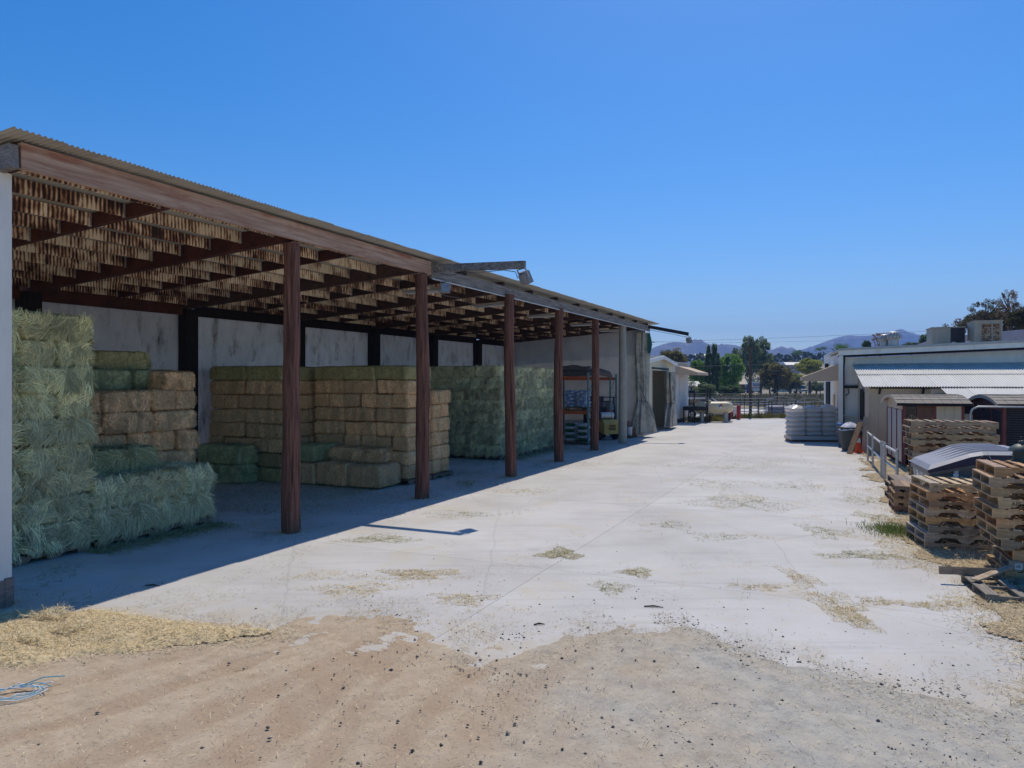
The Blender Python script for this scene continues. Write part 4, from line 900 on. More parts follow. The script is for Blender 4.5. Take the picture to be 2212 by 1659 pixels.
# light pole and power poles, wires
def pole(label, p, h, r, arms, extra=None, cat='utility pole'):
    t = thing('utility_pole', label, cat, p, 0, 'wooden poles')
    MB().lathe([(r,0),(r*.7,h)], 10).build('pole_shaft', M['bark'], t, True)
    for z, L in arms: MB().box(-L/2,-.05,z-.06,L/2,.05,z+.06).build('cross_arm', M['bark'], t)
    if extra: MB().lathe([(.01,extra-.55),(.28,extra-.5),(.28,extra+.4),(.01,extra+.45)], 12, (-.45,-.2)).build('transformer', M['whitegas'], t, True)
    return t
pole('thin brown pole standing among the corral panels', (18.6,55.4,0), 5.5, .12, [(5.35,.9)], cat='pole')
pole('tall power pole with white transformer in front of the dark tree', (23.05,156,0), 12.2, .2, [(11.6,2.4)], 9.3)
pole('distant power pole whose crossarm shows past the shed curtain', (29.05,150,0), 11.6, .2, [(11.45,2.2),(10.9,1.4)])
def wire(label, p, q, sag, r=.02, n=16):
    p = Vector(p); q = Vector(q)
    pts = [p.lerp(q, k/n) - Vector((0,0,sag*4*(k/n)*(1-k/n))) for k in range(n+1)]
    tag(MB().tube(pts, r, 4).build('power_line', M['cable']), label, 'power line', 'overhead wires')
wire('upper power line crossing the sky over the mountains', (29.6,150,11.52), (92,148,13.9), .25, .024)
wire('second power line just under the upper one over the mountains', (28.5,150.2,11.4), (92,151,13.0), .6, .016)
wire('low wire running left from the thin brown pole', (18.6,55.4,4.15), (4.,62,4.35), .25, .012)
wire('low wire running right from the thin brown pole', (18.6,55.4,4.15), (40,60,4.3), .2, .012)
wire('lower slack wire right of the thin brown pole', (18.6,55.4,3.75), (40,60,4.0), .35, .01)
# ------------------------------------------------------------------ white building on the right
RB = rad(-20); BO = (14.2, 30.7)
def WB(x, y, z=0): c, s = math.cos(RB), math.sin(RB); return (BO[0]+c*x-s*y, BO[1]+s*x+c*y, z)
wbd = thing('white_building', 'long low white stucco building with flat roof and corrugated lean-to', 'building', WB(0,0), RB)
sl_ = .034
def zt(x): return 3.72 + sl_*x
mb = MB(); mb.prism([(0,0),(16,0),(16,zt(16)),(0,zt(0))], .0, .2); mb.build('wall', M['white'], wbd)
mb = MB(); mb.box(-.001,.201,0,.2,10,3.95); mb.box(.201,9.8,0,16,10,3.9); mb.build('wall', M['white'], wbd)
mb = MB(); mb.box(-.02,5.2,3.951,.22,10.02,4.2); mb.build('parapet', M['white'], wbd)
mb = MB(); mb.prism([(-.1,zt(0)+.29),(16,zt(16)+.29),(16,zt(16)+.37),(-.1,zt(0)+.37)], -.42, 5.19); mb.build('roof', M['roof'], wbd)
mb = MB(); mb.prism([(-.12,zt(0)+.1),(16,zt(16)+.1),(16,zt(16)+.375),(-.12,zt(0)+.375)], -.46, -.421); mb.build('fascia_board', M['white'], wbd)
mb = MB(); mb.prism([(-.12,zt(0)+.3),(16,zt(16)+.3),(16,zt(16)+.4),(-.12,zt(0)+.4)], -.5, -.461); mb.build('gutter', M['greymetal'], wbd)
mb = MB(); mb.prism([(-.1,zt(0)+.02),(16,zt(16)+.02),(16,zt(16)+.12),(-.1,zt(0)+.12)], -.4, -.001); mb.build('soffit', M['darkpost'], wbd)
MB().box(-.1,-.46,0,.06,-.28,3.81).build('corner_post', M['white'], wbd); MB().tube([(.12,-.37,3.75),(.12,-.3,3.5),(.12,-.05,3.2),(.12,-.05,.1)], .035, 8).build('downpipe', M['dark'], wbd)
d = MB(); d.box(-.06,5.6,0,-.002,7.4,2.7); d.build('doorway_shade_slab', M['fins'], wbd)  # dark slab on the uncut wall; its colour paints the doorway's inner shade
for y in (5.52,6.45,7.4): MB().box(-.09,y,0,-.002,y+.08,2.72).build('door_frame', M['dark'], wbd)
w_ = MB().box(-.06,2.6,.8,-.002,3.4,2.1).build('shutter', M['tan'], wbd)
MB().box(.1,-.12,2.42,1.0,-.03,2.54).build('wall_pipe', M['dark'], wbd); MB().box(.12,-.3,1.22,.62,-.001,1.25).build('wall_shelf', M['white'], wbd)
MB().tube([(.3,-.05,2.4),(.32,-.08,2.2),(.2,-.07,2.1)], .02, 6).build('tap', M['dark'], wbd)
for x, y, z in ((-.05,6.,3.45),(-.05,6.12,3.4)): MB().lathe([(.03,z),(.09,z+.05),(.09,z+.2),(.03,z+.24)], 10, (x-.08,y)).build('wall_lamp', M['dark'], wbd, True)
awning('tan awning on the corner of the white building by the wrapped sacks', WB(-.002,3.5), RB-rad(90), 2.9, 1.5, 3.5, 2.74, .17)
# annex under the lean-to
an = [.68, -3.5]
mb = MB(); mb.prism([(-3.5,0),(-.003,0),(-.003,3.36),(-3.5,2.5)], .68, .74, 'x'); mb.build('annex_side', M['tan'], wbd)
x = .742; 
while x < 12:
    if not 2.55 < x < 4.3:
        mb = MB(); mb.box(x,-3.52,0,x+.285,-3.46,2.42); mb.build('siding_panel', M['tan'], wbd)
    x += .29
mb = MB(); mb.box(2.63,-3.5,0,4.5,-3.44,2.42); mb.build('annex_wall', M['white'], wbd)
wn = MB().box(2.95,-3.525,1.5,4.15,-3.501,2.1).build('window', M['glass'], wbd)
fr = MB(); fr.box(2.88,-3.56,2.1,4.22,-3.501,2.17); fr.box(2.88,-3.56,1.44,4.22,-3.501,1.5)
[fr.box(2.92+.4*k,-3.55,1.5,2.96+.4*k,-3.53,2.1) for k in range(4)]; fr.build('window_bars', M['white'], wn)
MB().box(2.85,-3.6,2.171,4.25,-3.505,2.2).build('window_head', M['dark'], wn)
wn = MB().box(.65,-2.3,1.2,.679,-1.5,2.3).build('window', M['glass'], wbd)
fr = MB(); [fr.box(.6,y,1.15,.64,y+.06,2.35) for y in (-2.36,-1.95,-1.5)]; fr.box(.6,-2.36,2.351,.64,-1.44,2.4); fr.build('window_bars', M['dark'], wn)
for x in (1.05, 2.5, 3.6, 5.): mb = MB(); mb.beam((x,-3.46,2.2),(x,-3.75,2.45),.07,.07); mb.build('bracket', M['dark'], wbd)
def corr(x0, y0, y1, z0, z1, n, name, col_m):
    pw = .09; nw = 9
    mm = MB().grid(lambda u, v: (u*nw*pw, y0+(y1-y0)*v, z0+(z1-z0)*v+.016*math.sin(2*math.pi*u*nw)), nw*8, 4).mesh(name, col_m, True)
    for i in range(n): o = put(name, mm, wbd, (x0+i*nw*pw, R.uniform(-.012,.012), .003*(i % 2) + .028*(x0+i*nw*pw-.6)*0))
corr(.45, -.02, -1.95, 3.46, 2.985, 15, 'roof_sheet', M['leanto']); corr(.45, -1.85, -3.95, 2.985, 2.5, 15, 'roof_sheet', M['leanto'])
corr(3.0, -3.8, -5.6, 2.49, 2.1, 12, 'roof_sheet', M['leanto'])
for x in (3.1, 6.5, 9.9): mb = MB(); mb.box(x-.05,-5.5,0,x+.05,-5.4,2.1); mb.build('lean_to_post', M['maroon'], wbd)
mb = MB(); mb.box(3.,-5.48,2.0,14,-5.42,2.09); mb.build('lean_to_beam', M['maroon'], wbd)
t = thing('plaque', 'brown carved plaque on the tan siding by the railings', 'plaque', WB(1.75,-3.53,1.72), RB); MB().box(-.2,-.03,-.15,.2,-.001,.15).build('plaque_board', M['plaque'], t)
mb = MB(); [mb.box(-.15,-.036,.06-.075*i,.15-.04*i,-.0305,.085-.075*i) for i in range(3)]; mb.build('carved_lines', M['tan'], t)
# roof plant
def px_b(u, y):   # local x on the roof at bearing u for a given local y
    k = (u-1106)/1534; c, s = math.cos(RB), math.sin(RB)
    return (k*(BO[1]+c*y) - BO[0] + s*y)/(c - k*s)
def hv(label, u0, u1, y, h, depth, z, kind):
    x0, x1 = px_b(u0, y), px_b(u1, y); t = thing('air_conditioner', label, 'air conditioner', WB(x0,y,z), RB, 'rooftop units'); L = x1-x0
    MB().box(0,0,.12,L,depth,h).build('case', M['hvac'], t); MB().box(-.03,-.03,h,L+.03,depth+.03,h+.04).build('top_cover', M['hvac'], t)
    MB().box(.05,.05,0,L-.05,depth-.05,.119).build('kerb', M['darkpost'], t)
    if kind == 0:
        MB().box(L*.56,-.02,.16,L-.02,-.001,h-.02).build('coil', M['fins'], t); MB().box(L*.13,-.015,.14,L*.15,-.001,h-.02).box(L*.5,-.015,.14,L*.52,-.001,h-.02).build('panel_seam', M['greymetal'], t)
    else:
        MB().box(L*.24,-.012,.2,L-.12,-.001,h-.12).build('coil', M['rust'], t)
        b = MB(); rg = random.Random(3); [b.box(L*.24+.02+.09*k,-.03,.22+.07*j,L*.24+.02+.09*k+rg.uniform(.04,.09),-.013,.23+.07*j+.015) for k in range(int((L*.76-.2)/.09)) for j in range(int((h-.4)/.07)) if rg.random() < .7]; b.build('fin_scraps', M['hvac'], t)
        b = MB(); [b.box(L*.24+q,-.02,.13,L*.24+q+.05,-.001,h-.01) for q in (-.05,L*.36,L*.73-.05)]; b.build('frame_post', M['hvac'], t)
    return t
hv('low tan rooftop air conditioner with dark coil on its right half', 2014, 2085, 3.4, 1.02, 1.3, 4.14, 0)
hv('tall rusty rooftop air conditioner with torn fins', 2105, 2166, 2.6, 1.15, 1.2, 4.2, 1)
for i, (u, y, s, lb) in enumerate([(1911,3.2,1.,'left turbine roof vent, the lower one'),(1930,2.8,1.12,'right turbine roof vent, the taller one')]):
    x = px_b(u, y); t = thing('roof_vent', lb, 'roof vent', WB(x,y,4.22), RB, 'turbine vents'); t.scale = (s,s,s)
    MB().lathe([(.26,0),(.24,.12),(.2,.14),(.2,.35)], 16).build('vent_neck', M['galv'], t, True)
    MB().lathe([(.2,.351),(.24,.4),(.24,.56),(.18,.62),(.01,.64)], 14).build('turbine_core', M['greymetal'], t, True)
    for k in range(14):
        a = 2*math.pi*k/14; b = MB(); pts = []
        b.grid(lambda q, v, a=a: ((.2+.11*math.sin(math.pi*min(1,.12+.88*q)))*math.cos(a+.35*q+.22*v), (.2+.11*math.sin(math.pi*min(1,.12+.88*q)))*math.sin(a+.35*q+.22*v), .36+.3*q), 5, 1); b.build('vane', M['greymetal'], t)
    MB().lathe([(.19,.66),(.12,.69),(.01,.7)], 14).build('vent_cap', M['galv'], t, True)
o = MB().tube([(0,0,.05),(.3,.1,.22),(.6,0,.1),(.9,.1,.25),(1.05,.1,.08)], .035, 6).build('roof_pipe', M['galv'], None, loc=WB(px_b(2040,2.4),2.0,4.2), rotz=RB); tag(o, 'bent metal pipe scrap lying on the roof before the low unit', 'pipe')
lv = thing('lavender_building', 'pale lavender metal building behind the roof units', 'building', (27,45,0), rad(-22))
MB().prism([(0,0),(26,0),(26,5.6),(13,6.4),(4,5.9),(0,5.55)], 0, 10).build('wall', M['lavender'], lv); mb = MB(); [mb.box(.5+1.2*k,-.03,3.6,.56+1.2*k,-.001,5.5) for k in range(21)]; mb.build('wall_rib', M['lavender'], lv)

# wrapped sacks
wp_ = thing('wrapped_sack_pallet', 'shrink-wrapped pallet load of white sacks in three columns', 'sack pallet', (12.5,31.85,0), rad(-6))
MB().box(.05,.05,.0,2.05,1.05,.2).build('pallet_base', M['plaque'], wp_); MB().box(.0,.0,.1,2.1,1.1,.26).build('wrap_skirt', M['wrap'], wp_)
wsm = []
for q in range(3):
    wsm.append(sack_mesh(.69,1.1,.25,q+30,lambda x,y: False).mesh('sack', [M['wrap']], True))
for c_ in range(3):
    for k in range(6): put('sack', R.choice(wsm), wp_, (.35+.7*c_+R.uniform(-.015,.015), .55+R.uniform(-.02,.02), .25+.212*k))
    b = MB(); b.grid(lambda u, v, c_=c_: (.7*c_+.7*u, 1.1*v, 1.5+(.03+.16*(1-abs(2*u-1))**1.2*(1 if c_ != 1 else .8)+.02*math.sin(9*u+c_))*(1-(abs(2*v-1))**6) ), 10, 8); b.build('wrap_peak', M['wrap'], wp_, True)
MB().beam((2.12,.0,.05),(2.14,.05,1.3),.05,.1).build('side_strip', M['dark'], wp_)

# coops
def coop(label, p, wd, dp, kind):
    t = thing('coop', label, 'shed', (*p,0), rad(-21), 'small red-trimmed coops')
    zf, zr2 = 1.98, 2.24
    def arc(v): return zf + (zr2-zf)*math.sin(math.pi*min(max(v,0),1))**.8
    nc = 9
    for k in range(nc):
        v0, v1 = k/nc, (k+1.12)/nc; mb = MB()
        y0, y1 = -.2+(dp+.4)*v0, -.2+(dp+.4)*min(v1,1); n = 8
        for i in range(n):
            xa = -.18+(wd+.36)*i/n; xb = -.18+(wd+.36)*(i+1)/n-.008; dz = R.uniform(0,.006)
            mb.add([(xa,y0,arc(v0)+.032+dz),(xb,y0,arc(v0)+.032+dz),(xb,y1,arc(v1)+.022),(xa,y1,arc(v1)+.022),(xa,y0,arc(v0)+.018),(xb,y0,arc(v0)+.018)], [(0,1,2,3),(4,5,1,0)])
        mb.build('shingle_course', M['shingle'], t)
    mb = MB(); [mb.beam((-.17,-.2+(dp+.4)*k/10,arc(k/10)-.03),(-.17,-.2+(dp+.4)*(k+1)/10,arc((k+1)/10)-.03),.03,.1) for k in range(10)]; mb.build('barge_board', M['tan'], t)
    MB().box(-.18,-.22,zf-.05,wd+.18,-.195,zf+.03).build('eave_board', M['darkpost'], t)
    mb = MB(); mb.prism([(0,1.8)]+[(dp*k/10, arc((.2+dp*k/10)/(dp+.4))-.02) for k in range(11)]+[(dp,1.8)], 0, .04, 'x'); mb.build('gable_panel', M['tan'] if kind == 0 else M['maroon'], t)
    for y in (.0, dp*.33, dp*.66, dp-.08): mb = MB(); mb.box(-.02,y,0,.06,y+.09,1.8); mb.build('side_post', M['maroon'], t)
    for k in range(3): mb = MB(); mb.box(.0,.1+dp*.33*k,.15,.02,dp*.33*(k+1)-.01,1.78); mb.build('side_panel', M['galv'] if kind == 0 else M['fins'], t)
    for x in (0, wd*.5, wd-.08): mb = MB(); mb.box(x,-.03,0,x+.08,.0,1.92); mb.build('front_post', M['maroon'], t)
    if kind == 0:
        pn = MB().box(.085,-.02,.9,wd*.22,.0,1.9).build('screen', M['glass'], t); MB().box(.085,-.03,1.0,.2,-.021,1.4).build('notice', M['paper'], t)
        b = MB(); [b.box(wd*.23,-.025,.2+.07*k,wd*.5-.005,-.005,.25+.07*k) for k in range(24)]; b.build('louver', M['louver'], t); MB().box(wd*.23,.0,.15,wd*.5,.02,1.92).build('louver_back', M['louver'], t)
        for k in range(3): mb = MB(); mb.box(wd*.5+.085+k*.235,-.02,.1,wd*.5+.085+k*.235+.228,.0,1.92); mb.build('siding_panel', M['tan'], t)
    else:
        b = MB(); [b.box(.09,-.025,.2+.07*k,wd-.09,-.005,.245+.07*k) for k in range(24)]; b.build('louver', M['fins'], t); MB().box(.09,.0,.15,wd-.09,.02,1.92).build('louver_back', M['darkpost'], t)
    MB().box(0,dp-.04,0.1,wd,dp,1.9).box(wd-.04,.01,.1,wd,dp-.05,1.9).build('back_wall', M['tan'], t)
    MB().box(.07,.03,.05,wd-.05,dp-.05,.1).build('coop_floor', M['darkpost'], t)
coop('coop with red posts, shingled curved roof and brown louvered door', (12.1,22.), 1.65, 3.5, 0)
coop('dark-louvered coop with red posts behind the skip', (14.55,21.05), 1.9, 3.5, 1)
t = thing('green_sign', 'small green notice with white border between the coops', 'sign', (14.05,22.6,1.02), rad(-21)); MB().box(-.17,-.02,-.28,.17,0,.28).build('sign_board', M['paper'], t); MB().box(-.14,-.024,-.25,.14,-.0205,.25).build('sign_face', M['green'], t)
MB().box(-.25,.0,-1.02,.25,.05,.9).build('sign_backing', M['white'], t)
t = thing('pipe_hoop', 'bent galvanised pipe hoop between the two coops', 'pipe frame', (13.55,21.0,0), rad(-21)); MB().tube([(0,0,0),(0,0,1.7),(.05,0,1.85),(.2,0,1.93),(1.35,0,1.93),(1.42,0,1.9)], .028, 8).build('hoop', M['galv'], t, True)
# railings
def railing(label, pts, tops):
    p0 = pts[0]; t = thing('pipe_railing', label, 'railing', (*p0,0), 0, 'pipe railings beside the drive')
    for (x, y) in pts: MB().tube([(x-p0[0],y-p0[1],0),(x-p0[0],y-p0[1],1.03)], .035, 8).build('rail_post', M['galv'], t, True)
    for z in tops: MB().tube([(pts[0][0]-p0[0],pts[0][1]-p0[1],z),(pts[-1][0]-p0[0],pts[-1][1]-p0[1],z)], .03, 8).build('rail', M['galv'], t, True)
railing('grey pipe railing beside the tan siding', [(12.05,24.05),(11.15,21.95),(10.2,19.6)], (.52,.96))
railing('grey pipe railing running into the dark pallet pile', [(10.1,19.3),(9.93,18.9),(9.3,17.15)], (.52,.95))
# bin, cone, plank
t = thing('trash_bin', 'round grey-green rubbish bin with a white bag on top', 'bin', (13.22,27.75,0)); MB().lathe([(.3,0),(.38,.85),(.4,.86),(.4,.92)], 18).build('bin_body', M['binplastic'], t, True)
MB().grid(lambda u, v: ((.41+.03*math.sin(9*u*6.28))*math.cos(6.2832*u)*(1-v)**.6, (.41+.03*math.sin(9*u*6.28))*math.sin(6.2832*u)*(1-v)**.6, .8+.3*v**.8+.03*math.sin(u*20)), 26, 7).build('bin_bag', M['bagwhite'], t, True)
t = thing('blue_bin', 'blue-rimmed tub behind the rubbish bin', 'tub', (13.95,29.4,0)); MB().lathe([(.4,0),(.45,.9)], 16).build('tub_body', M['plastic'], t, True); MB().lathe([(.47,.9),(.47,.97)], 16).build('tub_rim', M['bluepaint'], t)
t = thing('traffic_cone', 'orange traffic cone with pale band in front of the bin', 'cone', (13.05,26.75,0), rad(10)); MB().box(-.19,-.19,0,.19,.19,.035).build('cone_base', M['cone'], t); MB().lathe([(.14,.036),(.03,.75)], 16).build('cone_body', M['cone'], t, True); MB().lathe([(.088,.4),(.066,.56)], 16).build('cone_band', M['paper'], t)
for i, (p, q, wd, lb) in enumerate([((12.5,26.3,0.02),(13.25,27.0,1.15),.2,'brown plank leaning across the traffic cone'),((13.35,26.95,.02),(13.5,27.1,1.35),.14,'pale board leaning on the tan corner behind the cone')]):
    o = MB().beam((0,0,0), tuple(np.array(q)-np.array(p)), wd, .04).build('leaning_board', M['wood'], None, loc=p, color=((.36,.22,.12) if i == 0 else (.5,.42,.33))); tag(o, lb, 'board', 'leaning boards')
# skip
sk = thing('waste_skip', 'grey plastic wheeled waste skip with ribbed sloping lid', 'skip', (7.1,12.0,0), rad(-19))
SW, SD = 1.3, 1.45
mb = MB(); mb.add([(.1,.08,.18),(SW-.05,.08,.18),(SW-.05,SD-.08,.18),(.1,SD-.08,.18),(0,0,1.1),(SW,0,1.46),(SW,SD,1.46),(0,SD,1.1)], [(0,3,2,1),(4,5,6,7),(0,1,5,4),(1,2,6,5),(2,3,7,6),(3,0,4,7)]); mb.build('tub', M['plastic'], sk); MB().add([(.07,.12,.2),(.07,SD-.12,.2),(-.028,SD-.03,1.07),(-.028,.03,1.07)], [(0,1,2,3)]).build('faded_front', M['bin'], sk)
mb = MB(); mb.beam((-.02,-.02,1.1),(SW+.02,-.02,1.46),.05,.09); mb.beam((-.02,SD+.02,1.1),(SW+.02,SD+.02,1.46),.05,.09); mb.box(-.05,-.04,1.05,.0,SD+.04,1.14); mb.build('rim', M['plastic'], sk)
for y in (.2,.55,.9,1.25): mb = MB(); mb.beam((.085,y,.22),(-.02,y,1.05),.06,.05,up=(1,0,0)); mb.build('side_rib', M['bin'], sk)
for x in (.35,.8): mb = MB(); mb.beam((x,.06,.25),(x,-.02,1.16+.27*x),.06,.04,up=(0,1,0)); mb.build('side_rib', M['bin'], sk)
def lidz(x, y): q = x/SW; return float(np.interp(q, [-.2,0,.42,.55,1.2], [1.13,1.2,1.44,1.48,1.5]))
mb = MB(); mb.grid(lambda u, v: (-.08+(SW+.2)*u, -.07+(SD+.14)*v, lidz(SW*u, SD*v)-(.05 if v < .02 or v > .98 or u < .02 else 0)), 22, 14); mb.build('lid', M['lid'], sk)
for yy, nm in ((-.075,'lid_skirt'),(SD+.065,'lid_skirt')):
    mb = MB(); n_ = 12; mb.prism([(-.08+(SW+.2)*k/n_, lidz(SW*k/n_,0)-.05) for k in range(n_+1)]+[(SW+.12,1.45),(-.08,1.1)], yy, yy+.012); mb.build(nm, M['navy'], sk)
for k in range(6):
    y = .1+.25*k; mb = MB(); mb.grid(lambda u, v, y=y: (.02+(SW-.02)*u, y-.06+.12*v, lidz(.02+(SW-.02)*u-.02, y)+(.03 if 0 < v < 1 and .04 < u < .98 else -.01)), 14, 3); mb.build('lid_rib', M['lid'], sk)
for x, z, s_, m_ in ((.3,1.02,.08,'paper'),(1.1,1.28,.09,'paper')): MB().box(x,-.045,z,x+s_,-.03,z+s_).build('sticker', M[m_], sk)
st = MB().box(.55,-.034,.9,.71,-.005,1.06).build('warning_sticker', M['paper'], sk); MB().box(.555,-.038,1.015,.705,-.035,1.055).build('sticker_band', M['red'], st); MB().box(.555,-.038,.92,.63,-.035,1.0).build('sticker_mark', M['bluepaint'], st)
for x in (.2, SW-.2):
    for y in (.2, SD-.2): MB().tube([(x-.03,y,.09),(x+.03,y,.09)], .09, 12).box(x-.04,y-.04,.1,x+.04,y+.04,.179).build('caster', M['black'], sk)
# lantern on the pallets
t = thing('lantern', 'dark green metal lantern standing on a pallet top near the skip', 'lantern', (7.25,10.1,1.49), rad(10))
MB().lathe([(.13,0),(.13,.03),(.11,.031),(.11,.16)], 10).build('lantern_glass', M['lantern'], t); MB().lathe([(.17,.161),(.15,.2),(.08,.25),(.04,.26),(.04,.3),(.01,.31)], 10).build('lantern_cap', M['lantern'], t, True)
MB().tube([(.03*math.cos(a),0,.33+.03*math.sin(a)) for a in [i*math.pi/5 for i in range(11)]], .006, 5).build('ring', M['dark'], t)

# ------------------------------------------------------------------ trees
def crown_mesh(seed, nclump, nleaf, leaf, shape, gap=.0):
    rg = np.random.default_rng(seed); cs = []
    while len(cs) < nclump:
        p = rg.uniform(-1,1,3); r = np.linalg.norm(p)
        if r > 1 or r < .35: continue
        if shape == 'tall' and math.hypot(p[0],p[1]) > 1.15-.75*max(p[2],0): continue
        if shape == 'round' and p[2] < -.7: continue
        cs.append(p)
    cs = np.array(cs); rr = rg.uniform(.15,.34,nclump)*(1 if shape != 'sparse' else .62)
    k = rg.integers(0, nclump, nleaf); d = rg.normal(size=(nleaf,3)); d /= np.linalg.norm(d,axis=1,keepdims=True); d *= rg.uniform(.25,1,(nleaf,1))**.6
    P = cs[k] + d*rr[k][:,None]*np.array([1,1,.8])
    a = rg.normal(size=(nleaf,3)); a /= np.linalg.norm(a,axis=1,keepdims=True); b = np.cross(a, rg.normal(size=(nleaf,3))); b /= np.linalg.norm(b,axis=1,keepdims=True)
    s = leaf*rg.uniform(.6,1.4,(nleaf,1)); a = a*s*1.4; b = b*s*.7
    V = np.stack([P-a, P-b, P+a, P+b],1).reshape(-1,3)
    return fastmesh('crown', V, np.arange(4*nleaf).reshape(-1,4), M['leaf'])
CR = {'round': [crown_mesh(s, 95, 13000, .04, 'round') for s in (1,2,3)], 'tall': [crown_mesh(s, 95, 12000, .038, 'tall') for s in (4,5)], 'sparse': [crown_mesh(s, 90, 8000, .021, 'sparse') for s in (6,7,8)], 'far': [crown_mesh(s, 24, 1100, .1, 'round') for s in (9,10)]}
def tree(label, X, Y, top, wd, bot, kind, color, group, zg=0, name='tree', rz=None, lean=0):
    t = thing(name, label, 'tree', (X,Y,zg-.05), R.uniform(0,6.28) if rz is None else rz, group)
    h = top-zg; cz = (top+bot)/2-zg; hr = (top-bot)/2
    tr = wd*.035+.06; b = MB()
    b.tube([(0,0,0),(lean*.3,0,cz*.4),(lean*.6,.05,cz*.8),(lean,0,cz+hr*.6)], [tr*1.2,tr,tr*.7,tr*.2], 8)
    for k in range(6):
        a = k*1.05+R.random(); z0 = max(.15*h, cz-hr*.8)+hr*.15*k; b.tube([(lean*.5,0,z0),(lean*.6+wd*.2*math.cos(a),wd*.2*math.sin(a),z0+hr*.35),(lean*.8+wd*.38*math.cos(a),wd*.38*math.sin(a),z0+hr*.8)], [tr*.5,tr*.3,tr*.08], 5)
    b.build('trunk', M['bark'], t, True)
    c = put('crown', R.choice(CR[kind]), t, (lean*.8,0,cz), R.uniform(0,6.28), color); c.scale = (wd/2*.92, wd/2*.92, hr*.9)
    return t
def tpx(label, x0, x1, ytop, ybot, Y, kind, color, group='trees beyond the yard', conv=c6, zg=0, **k):
    u0, vt = conv(x0, ytop); u1, vb = conv(x1, ybot); p = at((u0+u1)/2, vt, Y); q = at(0, vb, Y)
    return tree(label, p[0], Y, p[2], (u1-u0)/1534*Y*1.06, max(q[2], zg+.3), kind, color, group, zg, **k)
G2 = (.17,.3,.06); G3 = (.095,.15,.06); OL = (.19,.17,.055); YG = (.33,.35,.06); GR = (.19,.24,.12); RB_ = (.2,.145,.1)
tpx('round olive-brown tree above the white store roof', 255, 545, 490, 720, 118, 'round', OL)
tpx('bright green bushy tree right of the far awning', 560, 760, 590, 900, 128, 'round', G2)
tpx('tall dark poplar-like tree with a pointed top left of the light pole', 720, 895, 425, 980, 122, 'tall', G3)
tpx('broad bright green tree beside the thin brown pole', 850, 1120, 520, 960, 132, 'round', G2)
tpx('tallest airy grey-green tree behind the thin brown pole', 1075, 1300, 350, 800, 168, 'tall', GR)
tpx('airy grey-green tree right half of the tallest pair', 1190, 1410, 375, 780, 172, 'tall', GR)
tpx('brownish dark tree with wide top right of the power pole', 1285, 1600, 615, 940, 160, 'round', OL)
tpx('yellow-green tree left of the white building', 1660, 1940, 580, 790, 175, 'round', YG)
tpx('light green tree between the tall pair and the brown tree', 1340, 1440, 540, 760, 190, 'round', G2)
tpx('ivy-covered green mass behind the pickup truck', 1480, 1720, 770, 930, 196, 'round', G3)
tpx('yellow-green low tree before the ivy mass', 1590, 1740, 740, 850, 190, 'round', YG)
tpx('grey-green shrub tree right of the pickup truck', 1790, 1945, 820, 945, 178, 'round', GR)
tpx('low silvery shrub behind the parked car', 620, 850, 830, 1000, 105, 'round', GR, name='shrub')
tpx('low dark shrub left of the thin brown pole', 870, 1110, 860, 985, 118, 'round', G3, name='shrub')
tpx('pale slim tree rising behind the broad green tree', 1000, 1080, 480, 640, 230, 'tall', GR)
tpx('bare-looking pepper tree beside the grey house', 545, 640, 800, 900, 112, 'sparse', GR)
for i, (x0, x1, yt, yb) in enumerate([(150,240,560,620),(520,640,545,640),(600,760,560,660),(1420,1540,530,650),(1500,1640,545,650),(1620,1760,500,640),(1720,1850,515,640),(1830,1960,530,650),(1380,1460,560,660),(640,720,530,600),(440,560,575,660),(1560,1680,590,660),(1760,1900,585,660)]):
    u = c6((x0+x1)/2, 0)[0]
    tpx(f'far dark tree on the hill, {ORD[i+1]} of the hill row' if i else 'far tree on the hill beside the curtain edge', x0, x1, yt, yb, R.uniform(330,430), 'far', [G3,(.05,.07,.03),(.045,.06,.035)][i % 3], 'far hill trees')
tpx('sparse reddish eucalyptus, the tallest one behind the rusty rooftop unit', 1940, 2170, 200, 640, 58, 'sparse', RB_, 'trees behind the white building', c7)
tpx('full brownish eucalyptus left of the tallest one', 1650, 1990, 300, 700, 60, 'sparse', (.09,.08,.045), 'trees behind the white building', c7)
tpx('bushy dark tree low behind the rusty rooftop unit', 1610, 2160, 430, 720, 66, 'round', (.06,.06,.03), 'trees behind the white building', c7)
tpx('olive tree at the far end of the roof behind everything', 2060, 2420, 380, 720, 56, 'round', (.07,.065,.025), 'trees behind the white building', c7)
tpx('thin bare reddish tree above the low roof unit', 1480, 1640, 500, 700, 70, 'sparse', RB_, 'trees behind the white building', c7)
tpx('tiny sparse treetop left of the thin bare tree', 1375, 1440, 565, 640, 80, 'sparse', GR, 'trees behind the white building', c7)
tpx('reddish small tree behind the turbine vents', 650, 830, 655, 830, 62, 'sparse', RB_, 'trees behind the white building', c7)
tpx('dark conifer left of the reddish small tree', 560, 650, 745, 840, 95, 'tall', G3, 'trees behind the white building', c7)
tpx('dark tree cluster between vents and low roof unit', 1140, 1290, 680, 830, 120, 'tall', G3, 'trees behind the white building', c7)
tpx('low dark tree right of the turbine vents', 970, 1150, 765, 850, 130, 'round', G3, 'trees behind the white building', c7)
